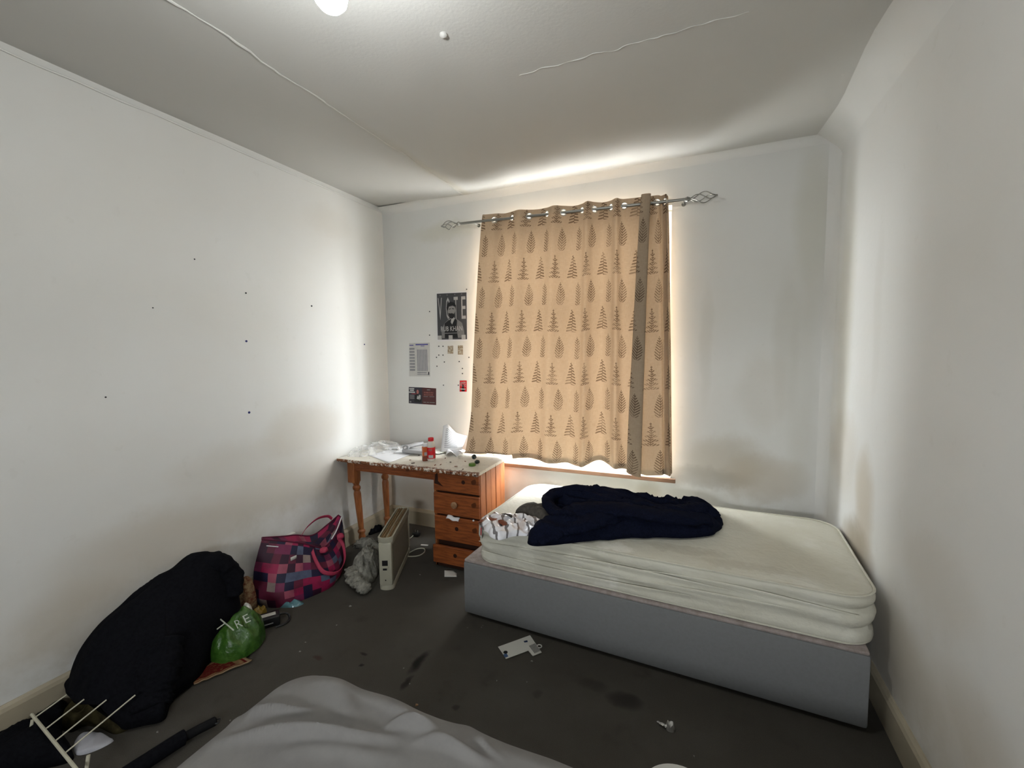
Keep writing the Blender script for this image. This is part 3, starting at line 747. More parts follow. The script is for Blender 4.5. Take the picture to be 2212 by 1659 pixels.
# navy dressing gown
rob = thing('dressing_gown', 'crumpled navy towelling dressing gown lying on the mattress', 'clothing', (-.45, 2.45, ZM))
def Hr(x, y): return .11+.04*nz(x, y, 2, 2.2)+.05*math.exp(-((x+.62)/.25)**2-((y-2.62)/.16)**2)
outl = px([(1135, 1170), (1160, 1183), (1240, 1176), (1330, 1168), (1400, 1166), (1510, 1164), (1550, 1150), (1561, 1132)], .545)
outl += px([(1545, 1105), (1522, 1098), (1480, 1106), (1390, 1100), (1310, 1092), (1240, 1082), (1190, 1084), (1172, 1092)], .545)
outl += px([(1190, 1118), (1215, 1125), (1190, 1140), (1155, 1153)], .545)
outl = [(x, min(y, 2.86)) for x, y in outl]
build('gown_body', dome(outl, ZM, Hr, c=(-.42, 2.42), n=170, nr=34, p=2.6, q=2.0, fold=.032, fs=7.5, stretch=(.8, 2.4), ang=-.25, seed=3), M_ROBE, rob, True, 2)
def sleeve(path, r, flat=.6, seed=0, n=18, wr=.14):
    P = spline(path, 46); R = r if isinstance(r, list) else [r]*len(P); m = MB(); vs = []; up = Vector((0, 0, 1))
    for i, p in enumerate(P):
        t = (P[min(i+1, 46)]-P[max(i-1, 0)]).normalized(); q = t.cross(up).normalized(); uu = q.cross(t)
        rr = r[0]+(r[-1]-r[0])*i/46 if isinstance(r, list) else r
        if i < 3: rr *= (.55, .8, .95)[i]
        if i > 43: rr *= (.95, .8, .55)[i-44]
        for k in range(n):
            a = 2*PI*k/n; w_ = 1+wr*nz(i*.22, math.cos(a)*1.3+seed, math.sin(a)*1.3, 1.6)
            vs.append(p+q*math.cos(a)*rr*w_+uu*math.sin(a)*rr*flat*w_)
    fs = [(i*n+k, i*n+(k+1) % n, (i+1)*n+(k+1) % n, (i+1)*n+k) for i in range(46) for k in range(n)]
    fs += [tuple(range(n))[::-1], tuple(range(46*n, 47*n))]
    return m.add(vs, fs)
def P3(x, y, z): return tuple(onz(x, y, z))
build('sleeve', sleeve([P3(1158, 1168, .575), P3(1210, 1145, .60), P3(1270, 1128, .63), P3(1330, 1105, .645)], [.055, .09], .42, 2, 24, .32), M_ROBE, rob, True, 2)
build('sleeve', sleeve([P3(1230, 1100, .65), P3(1320, 1100, .665), P3(1420, 1112, .65), P3(1530, 1122, .60)], [.075, .09], .36, 5, 24, .26), M_ROBE, rob, True, 2)
build('collar', sleeve([P3(1215, 1118, .62), P3(1184, 1090, .64), P3(1196, 1068, .66), P3(1250, 1060, .67), P3(1320, 1074, .66), P3(1400, 1094, .63)], [.032, .05], .8, 7, 22, .3), M_ROBE, rob, True, 2)
build('hem_corner', sleeve([P3(1440, 1112, .625), P3(1490, 1105, .63), P3(1522, 1100, .63), P3(1545, 1122, .59)], [.06, .045], .7, 9, 22, .22), M_ROBE, rob, True, 2)
# pale side: charcoal garment and glossy packaging
tag(build('charcoal_garment', dome([tuple(p) for p in px([(1112, 1106), (1135, 1096), (1180, 1100), (1215, 1112), (1222, 1128), (1185, 1142), (1160, 1128), (1135, 1112)], .56)], ZM, .055, n=80, nr=16, fold=.014, fs=12, seed=5, p=2.4), M_DKGREY, None, True, 2),
    'charcoal grey garment tucked beside the navy gown on the bed', 'clothing')
pk = thing('glossy_packet', 'crumpled glossy white and brown packet on the mattress corner', 'packet', tuple(onz(1110, 1135, ZM)))
pkb = build('packet_film', dome(px([(1036, 1128), (1048, 1150), (1075, 1168), (1110, 1160), (1150, 1158), (1176, 1146), (1165, 1130), (1130, 1122), (1090, 1122), (1060, 1120)], .55), ZM, .030, n=90, nr=16, fold=.020, fs=15, seed=8, p=3), M_FOILPACK, pk, True, .6)
build('torn_strip', sleeve([P3(1072, 1128, .58), P3(1085, 1112, .595), P3(1100, 1112, .60), P3(1112, 1122, .585)], [.012, .012], .3, 3), M_BLACKPL, pk, True, 2)
build('packet_flap', sleeve([P3(1034, 1128, .56), P3(1055, 1122, .585), P3(1085, 1128, .585), P3(1108, 1146, .575)], [.018, .02], .4, 6), M_BROWNCARD, pk, True, 2)

# ------------------------------------------------------------------ near bed with the grey sheet
Z2 = .45
c0 = onz(690, 1447, Z2); X20, X21, Y20, Y21 = c0.x-.10, .66, .06, c0.y+.015
nb = thing('sheeted_bed', 'bed with a rumpled mid grey fitted sheet in the foreground', 'bed', ((X20+X21)/2, (Y20+Y21)/2, 0))
build('bed_base', MB().box(X20+.08, X21-.02, Y20+.04, Y21-.06, .02, .245, .015), M_DIVAN, nb)
for u in (X20+.2, X21-.2):
    for v in (Y20+.15, Y21-.2): build('glide', MB().lathe([(0, 0), (.022, 0), (.022, .03), (0, .03)], (u, v, 0), 12), M_BLACKPL, nb)
sh = MB(); vs = []; N2 = 460
sc_, sv_, su_, sw_ = (X20+X21)/2, (Y20+Y21)/2, (X21-X20)/2, (Y21-Y20)/2
lev2 = [(.0, .25), (.004, .29), (.002, .34), (.0, .39), (.008, .425), (.025, .445), (.06, .455)] + [(.06+.4*k/64, .455) for k in range(1, 65)]
def sheetz(x, y):
    z = 0
    # long wrinkles pulled from the corner and across the sheet
    for ax, ay, bx, by, h, wd in WR:
        d = Vector((bx-ax, by-ay)); L = d.length; d /= L; r = Vector((x-ax, y-ay)); s = r.dot(d)/L
        if -.1 < s < 1.1:
            e = abs(r.x*d.y-r.y*d.x + .02*math.sin(s*5)); z += h*math.exp(-(e/(wd*.75))**2)*max(0, math.sin(PI*min(1, max(0, s))))
    return z + .004*nz(x, y, 2, 5)
def wr_px(a, b, c, d, h, wd):
    p, q = onz(a, b, Z2), onz(c, d, Z2); return (p.x, p.y, q.x, q.y, h, wd)
WR = [wr_px(450, 1610, 880, 1585, 0.037, .020), (wr_px(480, 1565, 700, 1525, 0.024, .016)), wr_px(680, 1465, 790, 1560, 0.024, .05), wr_px(740, 1490, 1000, 1600, 0.020, .03),
      wr_px(820, 1590, 950, 1560, 0.027, .018), wr_px(880, 1610, 1080, 1640, 0.024, .02), wr_px(560, 1640, 900, 1625, .012, .03), wr_px(950, 1570, 1100, 1630, 0.017, .014)]
for ins, z in lev2:
    for i in range(N2):
        x, y = sup(i/N2, su_, sw_, .13); rr = min(ins, sw_-.01)
        X_, Y_ = sc_+x*(su_-rr)/su_, sv_+y*(sw_-rr)/sw_
        zz = z+(sheetz(X_, Y_) if ins > .02 else 0)
        bulge = .006*nz(X_*1.0, z*3, Y_, 6) if ins < .03 else 0
        vs.append(Vector((X_+bulge, Y_+bulge, zz)))
sh.add(vs, [(l*N2+i, l*N2+(i+1) % N2, (l+1)*N2+(i+1) % N2, (l+1)*N2+i) for l in range(len(lev2)-1) for i in range(N2)] + [tuple(range(N2))[::-1], tuple(range((len(lev2)-1)*N2, len(lev2)*N2))])
build('fitted_sheet', sh, M_SHEET, nb, True, 1.5)

# ------------------------------------------------------------------ desk
DX0, DX1, DY0, DY1, DZ = -2.525, -1.318, 2.505, 2.985, .722
dk = thing('pine_desk', 'worn stained pine pedestal desk with a chipped white top', 'desk', (-1.9, 2.75, 0))
tp = build('desk_top', MB().box(DX0, DX1, DY0, DY1, DZ-.024, DZ, .004), M_DESKTOP, dk, False)
ce = MB(); ced = []
def edge_fn(s, t):
    x = DX0+(DX1-DX0)*s; th = t*PI; r = .012
    n_ = .004*max(0, nz(x, t, 3, 26))
    return Vector((x, DY0-.001-r*.6*math.sin(th)+n_, DZ-.0125+.0115*math.cos(th)))
ce.grid(edge_fn, 140, 8); build('front_edge', ce, M_DESKEDGE, tp)
FY = 2.565
build('apron', MB().box(DX0+.10, -1.70, FY+.004, FY+.022, DZ-.10, DZ-.0245), M_PINE, dk, False)
build('back_apron', MB().box(DX0+.10, -1.70, DY1-.05, DY1-.032, DZ-.10, DZ-.0245), M_PINE, dk, False)
PX0, PX1 = -1.705, -1.335
legprof = [(.020, 0), (.024, .02), (.028, .055), (.022, .085), (.030, .10), (.030, .112), (.020, .125), (.022, .16), (.026, .30), (.028, .42), (.022, .445), (.030, .46), (.030, .475), (.020, .49), (.026, .505), (.033, .525)]
for (lx, ly, tx, ty) in ((-2.452, 2.60, .010, -.055), (-2.44, 2.94, .018, 0)):
    sk = Matrix(((1, 0, -tx/.7, 0), (0, 1, -ty/.7*1.0, 0), (0, 0, 1, 0), (0, 0, 0, 1)))
    lg = MB(); n = 20; base = Vector((lx+tx, ly-ty*0+0, 0))
    prof = [(0.001, 0)] + legprof + [(.001, .525)]
    lg.lathe(prof, (lx+tx, ly-ty, 0), 20, 'z', Matrix(((1, 0, -tx/.7), (0, 1, ty/.7), (0, 0, 1))))
    lg.box(lx-.034, lx+.034, ly-.034, ly+.034, .52, DZ-.025, .003)
    build('turned_leg', lg, M_PINE_V, dk, True, .5)
# pedestal
build('pedestal_side', MB().box(PX0, PX0+.018, FY+.012, DY1-.01, .0, DZ-.025), M_PINE_V, dk, False)
build('pedestal_back', MB().box(PX0+.018, PX1-.012, DY1-.024, DY1-.01, .0, DZ-.025), M_PINE_V, dk, False)
nb_ = 5; y0, y1 = FY+.012, DY1-.004
for k in range(nb_):
    a = y0+(y1-y0)*k/nb_; b = y0+(y1-y0)*(k+1)/nb_
    build('side_plank', MB().box(PX1-.012, PX1+.002*(k % 2), a+.0025, b-.0025, .0, DZ-.025, .002), M_PINE_V, dk, False)
build('carcass_front', MB().box(PX0, PX1-.012, FY+.03, FY+.04, .02, DZ-.025), M_PINE_D, dk, False)
dz = [(.552, .690), (.386, .538), (.195, .372), (.040, .168)]
for k, (a, b) in enumerate(dz):
    fy = FY - (.030 if k == 3 else .004 if k == 1 else 0)
    d = build('drawer', MB().box(PX0+.004, PX1-.004, fy, fy+.022, a, b, .005), M_PINE, dk, False)
    if k == 3: build('drawer_box', MB().box(PX0+.02, PX1-.03, fy+.022, fy+.20, a+.015, b-.02), M_PINE_D, d, False)
    cx, cz = (PX0+PX1)/2, (a+b)/2+.01
    if k == 1:
        build('knob', MB().lathe([(.0, .0), (.010, .0), (.010, .012), (.021, .018), (.024, .028), (.018, .036), (.0, .038)], (cx, fy, cz), 24, 'y'), M_KNOB, d)
    else:
        hx = cx+(.06 if k == 0 else 0)
        build('knob_hole', MB().lathe([(0, -.001), (.014, -.001), (.014, .0015), (0, .0015)], (hx, fy, cz-.0), 16, 'y'), M_PINE_D, d)
build('plinth', MB().box(PX0+.004, PX1-.006, FY+.012, FY+.03, 0, .036), M_PINE_D, dk, False)
build('burn_mark', MB().prism([(PX0+.022, FY-.0012, .665), (PX0+.040, FY-.0012, .68), (PX0+.043, FY-.0012, .62), (PX0+.085, FY-.0012, .585), (PX0+.04, FY-.0012, .595), (PX0+.012, FY-.0012, .60)], (0, .001, 0)), M_PINE_D, dk, False)
# paper sticking out of a drawer
tag(build('paper_strip', MB().grid(lambda a, b: Vector((-1.585+.095*a, FY-.003-.028*b+.004*math.sin(a*7), .388-.012*a-.016*b*b+.003*math.sin(a*9))), 10, 5), M_PAPER, thick=.0015), 'white paper strip poking out between the drawers', 'paper')
tag(build('paper_scrap', MB().lathe([(0, -.006), (.007, -.004), (.006, .003), (0, .006)], (-1.385, FY-.004, .376), 7), M_PAPER), 'tiny white paper ball caught at the drawer edge', 'paper')

# ------------------------------------------------------------------ things on the desk
TZ = DZ+.0005
bx = onz(932, 995, TZ); 
bt = thing('milk_bottle', 'small milk bottle with red cap and red label on the desk', 'bottle', (bx.x, bx.y, TZ))
build('bottle_body', MB().lathe([(0, 0), (.026, .0), (.030, .006), (.030, .095), (.028, .105), (.030, .112), (.028, .128), (.020, .145), (.018, .150), (0, .150)], (bx.x, bx.y, TZ), 28), M_BOTTLE, bt)
lb = build('label', MB().lathe([(.0302, .020), (.0306, .0205), (.0306, .102), (.0302, .1025)], (bx.x, bx.y, TZ), 36), M_RED, bt)
build('cap', MB().lathe([(0, .148), (.0205, .148), (.021, .151), (.021, .168), (.019, .172), (0, .173)], (bx.x, bx.y, TZ), 28), M_RED, bt)
tocam = Vector((-bx.x, -bx.y, 0)).normalized(); side = Vector((tocam.y, -tocam.x, 0))*-1
def onbottle(s, h, r=.0311):
    th = s/r; return Vector((bx.x, bx.y, TZ+h))+tocam*r*math.cos(th)+side*r*math.sin(th)
build('label_panel', MB().grid(lambda a, b: onbottle(-.022+.036*a, .026+.022*b), 10, 2), M_PWHITE, lb)
build('label_logo', MB().grid(lambda a, b: onbottle(-.020+.026*a, .080+.011*b), 8, 2), M_PINK, lb)
jx = bx + side*-.042 + tocam*-.012
rm = Matrix.Translation((jx.x, jx.y, TZ)) @ Matrix.Rotation(math.atan2(side.y, side.x)+.2, 4, 'Z')
jb = thing('juice_carton', 'small orange and brown drink carton behind the milk bottle', 'carton', (jx.x, jx.y, TZ))
build('carton_body', MB().box(-.022, .022, -.018, .018, 0, .105, .002, rm), M_ORANGE, jb, False)
build('carton_base_band', MB().box(-.0225, .0225, -.0185, .0185, 0, .038, .001, rm), M_BROWNCARD, jb, False)
build('carton_print', MB().box(-.012, .012, -.0192, -.0180, .042, .066, 0, rm), M_PWHITE, jb, False)
build('white_top', MB().box(-.018, .022, -.014, .018, .105, .128, .003, rm), M_PAPER, jb, False)
def sheet(name, pts, lift, label, mat=M_PAPER, lines=0, curl=None, zbase=TZ):
    """pts: four corners (x, y) counter clockwise"""
    a, b, c, d = [Vector((*p, 0)) for p in pts]
    def fn(s, t):
        p = a.lerp(b, s).lerp(d.lerp(c, s), t)
        z = zbase+lift+ (curl(s, t) if curl else 0) + .0015*(1+nz(p.x, p.y, lift*90, 14))
        return Vector((p.x, p.y, z))
    root = thing(name, label, 'paper', ((a+b+c+d)/4)+Vector((0, 0, zbase+lift)))
    s_ = build('sheet', MB().grid(fn, 14, 14), mat, root, thick=.0006)
    for k in range(lines):
        t0 = .12+.72*k/max(1, lines-1); t1 = t0+.024; e = .55+.35*random.random()
        lm_ = MB().grid(lambda s, t: fn(.1+(e-.1+.0)*s, t0+(t1-t0)*t)+Vector((0, 0, .0012)), 10, 1)
        build('print_line', lm_, M_INK, root, recalc=True)
    return root
def D(x, y, z=TZ): return tuple(onz(x, y, z)[:2])
sheet('paper_sheet', [D(797, 984), (-2.05, 2.52), D(899, 978), D(838, 972)], .001, 'flat white sheet of paper near the desk front edge', lines=0)
sheet('paper_sheet', [D(826, 972), D(905, 973), (-2.02, 3.04), (-2.26, 3.02)], .012, 'printed white sheet under the grey holder on the desk', lines=9, curl=lambda s, t: .035*math.sin(PI*s)*t)
sheet('paper_sheet', [D(850, 980), D(892, 978), D(905, 972), D(862, 974)], .004, 'folded white sheet lying between other papers on the desk', curl=lambda s, t: .012*t)
# leaf standing up against the wall
q0, q1, q2, q3 = D(937, 968), D(1003, 956), (0, 0), (0, 0)
ps = thing('paper_sheet', 'curled printed sheet standing up against the window wall', 'paper', (q0[0]+.1, q0[1], TZ))
def leaf_fn(s, t):
    a = Vector((-1.86, 2.92, TZ+.010)).lerp(Vector((-1.66, 2.90, TZ+.045)), s); b = Vector((-1.93, 3.08, TZ+.175)).lerp(Vector((-1.72, 3.10, TZ+.115)), s)
    b.z += .05*max(0, 1-abs(s-.25)*3); p = a.lerp(b, t); p.y -= .018*math.sin(PI*s)*t; return p
build('sheet', MB().grid(leaf_fn, 14, 14), M_PAPER, ps, thick=.0006)
for k in range(11):
    t0 = .14+.066*k; build('print_line', MB().grid(lambda s, t: leaf_fn(.16+(.62-.02*k)*s, t0+.022*t)+Vector((0, -.0016, .001)), 10, 1), M_INK, ps)
sheet('crumpled_letter', [D(963, 985), D(1000, 990), D(998, 974), D(968, 973)], .004, 'crumpled lilac grey letter beside the milk bottle', M_PAPER, 0, lambda s, t: .030*abs(math.sin(s*5+t*2)))
sheet('leaflet', [D(945, 984), D(975, 976), D(965, 968), D(925, 975)], .003, 'pale booklet lying behind the milk bottle', M_PAPER2, 3, lambda s, t: .006)
sheet('leaflet', [D(965, 970), D(1002, 972), (-1.63, 2.95), (-1.78, 2.96)], .004, 'yellow and pink leaflet below the curtain edge', M_PAPER2, 2, lambda s, t: .008*t)
build_list = []
tag(build('clear_plastic_bag', dome([D(752, 985), D(775, 987), D(810, 984), D(850, 978), (-2.20, 2.85), (-2.28, 2.97), (-2.48, 2.96), (-2.51, 2.75)], TZ, .065, n=90, nr=18, fold=.016, fs=9, seed=11, p=2.2), M_CLEAR, None, True, .6), 'crumpled clear plastic bag in the desk corner', 'bag')
gh = thing('grey_holder', 'grey plastic holder with a ring handle on the papers', 'holder', tuple(onz(895, 972, TZ)))
hp0 = onz(870, 962, .79); hp1 = onz(914, 955, .81)
build('holder_body', sleeve([P3(878, 966, .775), P3(893, 962, .785), P3(906, 959, .79), P3(915, 958, .79)], [.020, .026], .6, 1, 14, .02), M_GREYPL, gh)
ringc = onz(877, 967, .775); build('holder_ring', MB().tube([ringc+Vector((.026*math.cos(a), .008*math.sin(a), .016*math.sin(a))) for a in [2*PI*k/20 for k in range(20)]], .006, 8, True), M_GREYPL, gh)
build('holder_base', MB().box(-2.13, -1.93, 2.78, 2.86, TZ+.014, TZ+.040, .006), M_GREYPL, gh)
lid = onz(1020, 1006, TZ); l_ = thing('green_stopper', 'green plastic bottle lid on the desk corner', 'lid', (lid.x, lid.y, TZ))
build('lid_shell', MB().lathe([(0, 0), (.0225, 0), (.024, .002), (.024, .014), (.022, .017), (.0, .0175)], (lid.x, lid.y, TZ), 28), M_GREENPL, l_)
build('lid_rim', MB().lathe([(.0235, .004), (.0248, .005), (.0248, .007), (.0235, .008)], (lid.x, lid.y, TZ), 28), M_GREENPL, l_)
for (ax, ay, lab_) in ((1025, 992, 'small dark round cap standing on edge near the curtain'), (1031, 1001, 'small dark green cap lying behind the green lid')):
    g = onz(ax, ay, TZ); e_ = thing('dark_stopper', lab_, 'cap', (g.x, g.y, TZ), 'dark caps on the desk')
    rt = Matrix.Rotation(.9 if ay < 995 else .25, 3, 'X')
    build('cap_shell', MB().lathe([(0, 0), (.017, 0), (.019, .003), (.018, .013), (.013, .016), (0, .016)], (g.x, g.y, TZ+(.015 if ay < 995 else .005)), 20, 'z', rt), M_DARKGREEN, e_)
    build('cap_stem', MB().lathe([(0, .015), (.006, .015), (.005, .022), (0, .023)], (g.x, g.y, TZ+(.015 if ay < 995 else .005)), 10, 'z', rt), M_BLACKPL, e_)
for k, (ax, ay) in enumerate([(905, 984), (940, 1005), (952, 1004), (973, 999), (1005, 997), (886, 994), (892, 1001), (985, 1008), (962, 990), (1000, 1014)]):
    g = onz(ax, ay, TZ); a = random.random()*3; L = .006+.009*random.random()
    m = Matrix.Translation((g.x, g.y, TZ)) @ Matrix.Rotation(a, 4, 'Z')
    tag(build('splinter', MB().box(-L, L, -.003, .003, 0, .004, .0012, m), M_BROWNCARD if k % 3 else M_PINE_D), 'small dark splinter of debris on the white desk top', 'debris', 'debris on the desk top')

# ------------------------------------------------------------------ papers on the window wall
WY = YB-.0015
def wallq(a, b, c, d, off=0.0): return [Vector((ony(x, y, WY).x, WY-off, ony(x, y, WY).z)) for x, y in (a, b, c, d)]
def flat(pts, th=.0008): return MB().prism(pts, (0, th, 0))
po_ = thing('wall_poster', 'black and white election poster of a bearded man in a waistcoat', 'poster', (-1.865, WY, 1.61))
x0, x1, z0, z1 = -2.012, -1.722, 1.612, 2.012
build('poster_paper', flat([(x0, WY-.001, z0), (x1, WY-.001, z0-.002), (x1+.005, WY-.001, z1-.006), (x0+.006, WY-.001, z1)]), M_PAPER, po_, False)
pic = build('poster_print', flat([(x0+.008, WY-.0018, z0+.012), (x1-.004, WY-.0018, z0+.010), (x1, WY-.0018, z1-.014), (x0+.010, WY-.0018, z1-.008)]), M_POSTER, po_, False)
pw, ph = x1-x0, z1-z0
def pp(u, v, off=.0024): return Vector((x0+u*pw, WY-off, z0+v*ph))
def poly(name, uvs, mat, off): return build(name, flat([pp(u, v, off) for u, v in uvs], .0002), mat, pic, False)
for ch, u in zip('VOTE', (.065, .33, .585, .83)):
    build('letter_'+ch.lower(), text_mb(ch, pp(u, .44, .0026), (1, 0, 0), (0, 0, 1), .135*pw, .45*ph, bold=.004), M_PWHITE, pic, False)
poly('figure_shirt', [(.18, .06), (.16, .2), (.26, .36), (.40, .44), (.58, .47), (.72, .42), (.84, .36), (.90, .2), (.92, .06)], M_PGREY, .0030)
poly('figure_waistcoat', [(.27, .06), (.27, .36), (.42, .43), (.52, .33), (.62, .46), (.68, .41), (.66, .25), (.70, .06)], M_PBLACK, .0034)
poly('figure_shirt_front', [(.43, .44), (.52, .34), (.62, .46), (.57, .48), (.46, .47)], M_PWHITE, .0038)
poly('figure_tie', [(.45, .44), (.50, .45), (.47, .36), (.43, .27), (.39, .33)], M_PBLACK, .0042)
poly('figure_head', [(.43, .47), (.57, .47), (.62, .55), (.64, .66), (.60, .73), (.50, .75), (.41, .72), (.38, .63), (.40, .54)], M_PSKIN, .0044)
poly('figure_hair', [(.37, .60), (.35, .68), (.38, .75), (.48, .80), (.60, .78), (.66, .72), (.655, .62), (.63, .69), (.55, .715), (.43, .70), (.40, .64)], M_PBLACK, .0048)
poly('figure_beard', [(.41, .57), (.42, .50), (.47, .455), (.55, .455), (.60, .50), (.62, .58), (.58, .545), (.53, .565), (.47, .56)], M_PBLACK, .0050)
poly('figure_brow', [(.43, .655), (.49, .665), (.49, .65), (.43, .64)], M_PBLACK, .0050); poly('figure_brow', [(.53, .665), (.60, .655), (.60, .64), (.53, .65)], M_PBLACK, .0050)
build('name_lettering', text_mb('RUB KHAN', pp(.15, .20, .0056), (1, 0, 0), (0, 0, 1), .70*pw, .10*ph, bold=.012), M_PWHITE, pic, False)
poly('small_line', [(.20, .165), (.80, .165), (.80, .150), (.20, .150)], M_PGREY, .0056)
for u in (.04, .40, .82): poly('pale_panel', [(u, .03), (u+.13, .03), (u+.13, .115), (u, .115)], M_PWHITE, .0056)
for u in (.12, .35, .60, .82): poly('small_mark', [(u, .93), (u+.05, .93), (u+.025, .955)], M_PGREY, .0026)
tt = thing('timetable_sheet', 'faded printed timetable sheet stuck on the window wall', 'paper', (-2.19, WY, 1.32))
a, b, c, d = wallq((884, 813), (929, 813), (928, 740), (884, 741)); build('sheet', flat([a, b, c, d]), plain('faded_wall_paper', (.60, .59, .56), .8, .1), tt, False)
tx0, tz0, tw, th_ = a.x, a.z, b.x-a.x, d.z-a.z
def tq(u0, v0, u1, v1, mat, nm): return build(nm, flat([Vector((tx0+u*tw, WY-.0014, tz0+v*th_)) for u, v in ((u0, v0), (u1, v0), (u1, v1), (u0, v1))], .0003), mat, tt, False)
tq(.36, .93, .95, .965, M_INK_BLUE, 'heading'); tq(.60, .895, .78, .912, M_INK_BLUE, 'heading'); tq(.06, .92, .26, .945, M_INK_BLUE, 'heading')
for k in range(7): tq(.42+.072*k, .16, .42+.072*k+.045, .80, M_INK, 'column')
for k in range(8): tq(.05, .80-.09*k, .30, .80-.09*k+.05, M_INK, 'text_block')
tq(.40, .10, .85, .13, M_INK, 'text_block'); tq(.40, .05, .95, .07, M_INK, 'text_block'); tq(.92, .05, .97, .14, M_INK_D, 'small_mark')
fy_ = thing('event_flyer', 'dark double flyer with maroon right half on the window wall', 'flyer', (-2.18, WY, 1.08))
a, b, c, d = wallq((883, 871), (912, 873), (912, 837), (883, 836)); build('left_page', flat([a, b, c, d]), M_FLYER1, fy_, False)
fx, fz, fw, fh = a.x, a.z, b.x-a.x, d.z-a.z
def fq(u0, v0, u1, v1, mat, nm, off=.0016): return build(nm, flat([Vector((fx+u*fw, WY-off, fz+v*fh)) for u, v in ((u0, v0), (u1, v0), (u1, v1), (u0, v1))], .0003), mat, fy_, False)
fq(.08, .86, .45, .94, M_PWHITE, 'text_line'); fq(.12, .76, .42, .84, M_PWHITE, 'text_line'); fq(.05, .64, .50, .73, M_PWHITE, 'text_line')
for k in range(5): fq(.10, .50-.055*k, .45, .50-.055*k+.03, M_PGREY, 'text_line')
fq(.08, .05, .2, .14, M_PGREY, 'text_line'); fq(.25, .58, .62, .60, M_RED, 'text_line')
build('figure_head', flat([Vector((fx+fw*(.70+.09*math.cos(t)), WY-.0020, fz+fh*(.72+.13*math.sin(t)))) for t in [2*PI*k/16 for k in range(16)]], .0003), M_PINK, fy_, False)
build('figure_body', flat([Vector((fx+fw*u, WY-.0018, fz+fh*v)) for u, v in ((.42, .1), (.5, .5), (.62, .6), (.8, .58), (.95, .45), (.95, .1))], .0003), M_PBLACK, fy_, False)
build('figure_emblem', flat([Vector((fx+fw*u, WY-.0024, fz+fh*v)) for u, v in ((.62, .3), (.68, .5), (.74, .42), (.80, .55), (.92, .52), (.90, .3), (.82, .22), (.84, .36), (.76, .25))], .0003), M_PWHITE, fy_, False)
a, b, c, d = wallq((912, 873), (942, 875), (942, 839), (912, 837)); build('right_page', flat([a, b, c, d]), M_FLYER2, fy_, False)
rx, rz, rw, rh = a.x, a.z, b.x-a.x, d.z-a.z
for s, v in (('RAMADAN', .66), ('BAZAAR', .53)): build('lettering', text_mb(s, (rx+rw*.17, WY-.0018, rz+rh*v), (1, 0, 0), (0, 0, 1), rw*.66, rh*.09, bold=.01), M_PINK, fy_, False)
for u0, v0, u1, v1 in ((.38, .84, .62, .90), (.12, .45, .45, .48), (.55, .45, .90, .48), (.1, .10, .3, .14), (.35, .10, .5, .14), (.55, .10, .92, .14)):
    build('text_line', flat([Vector((rx+u*rw, WY-.0018, rz+v*rh)) for u, v in ((u0, v0), (u1, v0), (u1, v1), (u0, v1))], .0003), M_PGREY, fy_, False)
rs = thing('red_sticker', 'small red printed card beside the curtain', 'sticker', (-1.77, WY, 1.19))
a, b, c, d = wallq((993, 846), (1008, 846), (1008, 822), (993, 822)); build('card', flat([a, b, c, d]), M_RED, rs, False)
sx, sz, sw, sh_ = a.x, a.z, b.x-a.x, d.z-a.z
build('lettering', text_mb('VOTE', (sx+sw*.08, WY-.0018, sz+sh_*.46), (1, 0, 0), (0, 0, 1), sw*.84, sh_*.44, bold=.01), M_PWHITE, rs, False)
build('figure', flat([Vector((sx+sw*u, WY-.0020, sz+sh_*v)) for u, v in ((.3, .04), (.32, .35), (.42, .45), (.42, .62), (.5, .7), (.6, .62), (.6, .45), (.72, .33), (.74, .04))], .0003), M_PBLACK, rs, False)
build('name_line', flat([Vector((sx+sw*u, WY-.0024, sz+sh_*v)) for u, v in ((.12, .20), (.88, .20), (.88, .28), (.12, .28))], .0003), M_PWHITE, rs, False)
for (p, q, lab_) in (((967, 764), (979, 747), 'left brown patch of old tape under the poster'), ((989, 766), (1000, 746), 'right brown patch of old tape under the poster')):
    a, b, c, d = wallq((p[0], p[1]), (q[0], p[1]), (q[0], q[1]), (p[0], q[1])); tag(build('tape_patch', flat([a, b, c, d], .001), M_TAPE, None, False), lab_, 'tape', 'tape patches on the window wall')
for ax, ay in [(948, 748), (957, 748), (948, 767), (957, 767), (943, 772), (944, 791), (992, 781), (1013, 772), (999, 796), (999, 807), (960, 782), (958, 832), (990, 832), (1008, 625), (928, 673), (928, 724)]:
    g = ony(ax, ay, YB); tag(build('tack_mark', MB().lathe([(0, 0), (.0055, 0), (.005, .003), (0, .004)], (g.x, g.y+.0005, g.z), 8, 'y'), M_TACK), 'tiny dark lump of old tack around the papers', 'tack', 'tack marks on the window wall')

# plugs and marks on the left wall
for ax, ay, r in [(420, 560, .006), (531, 633, .008), (673, 661, .010), (532, 737, .011), (787, 744, .009), (538, 891, .012), (330, 665, .005), (228, 858, .006)]:
    g = onx(ax, ay, XL); e_ = MB().lathe([(0, -.002), (r*.6, -.002), (r*.63, .002), (r*.4, .003), (r*.3, .001), (0, .001)], (g.x, g.y, g.z), 12, 'x')
    blue = ay in (737, 891, 744)
    tag(build('wall_plug', e_, M_PLUG if blue else M_TACK), {737: 'upper blue plug of the vertical pair in the left wall', 891: 'lower blue plug of the pair in the left wall', 744: 'blue plug in the left wall nearest the window corner', 560: 'highest small dark screw hole in the left wall', 633: 'ragged dark screw hole above the blue plugs', 661: 'large dark screw hole between the plugs and the corner', 665: 'faint screw hole below and left of the highest one', 858: 'faint mark lowest and farthest left on the left wall'}[ay], 'wall plug' if blue else 'hole', 'blue plugs on the left wall' if blue else 'screw holes on the left wall')

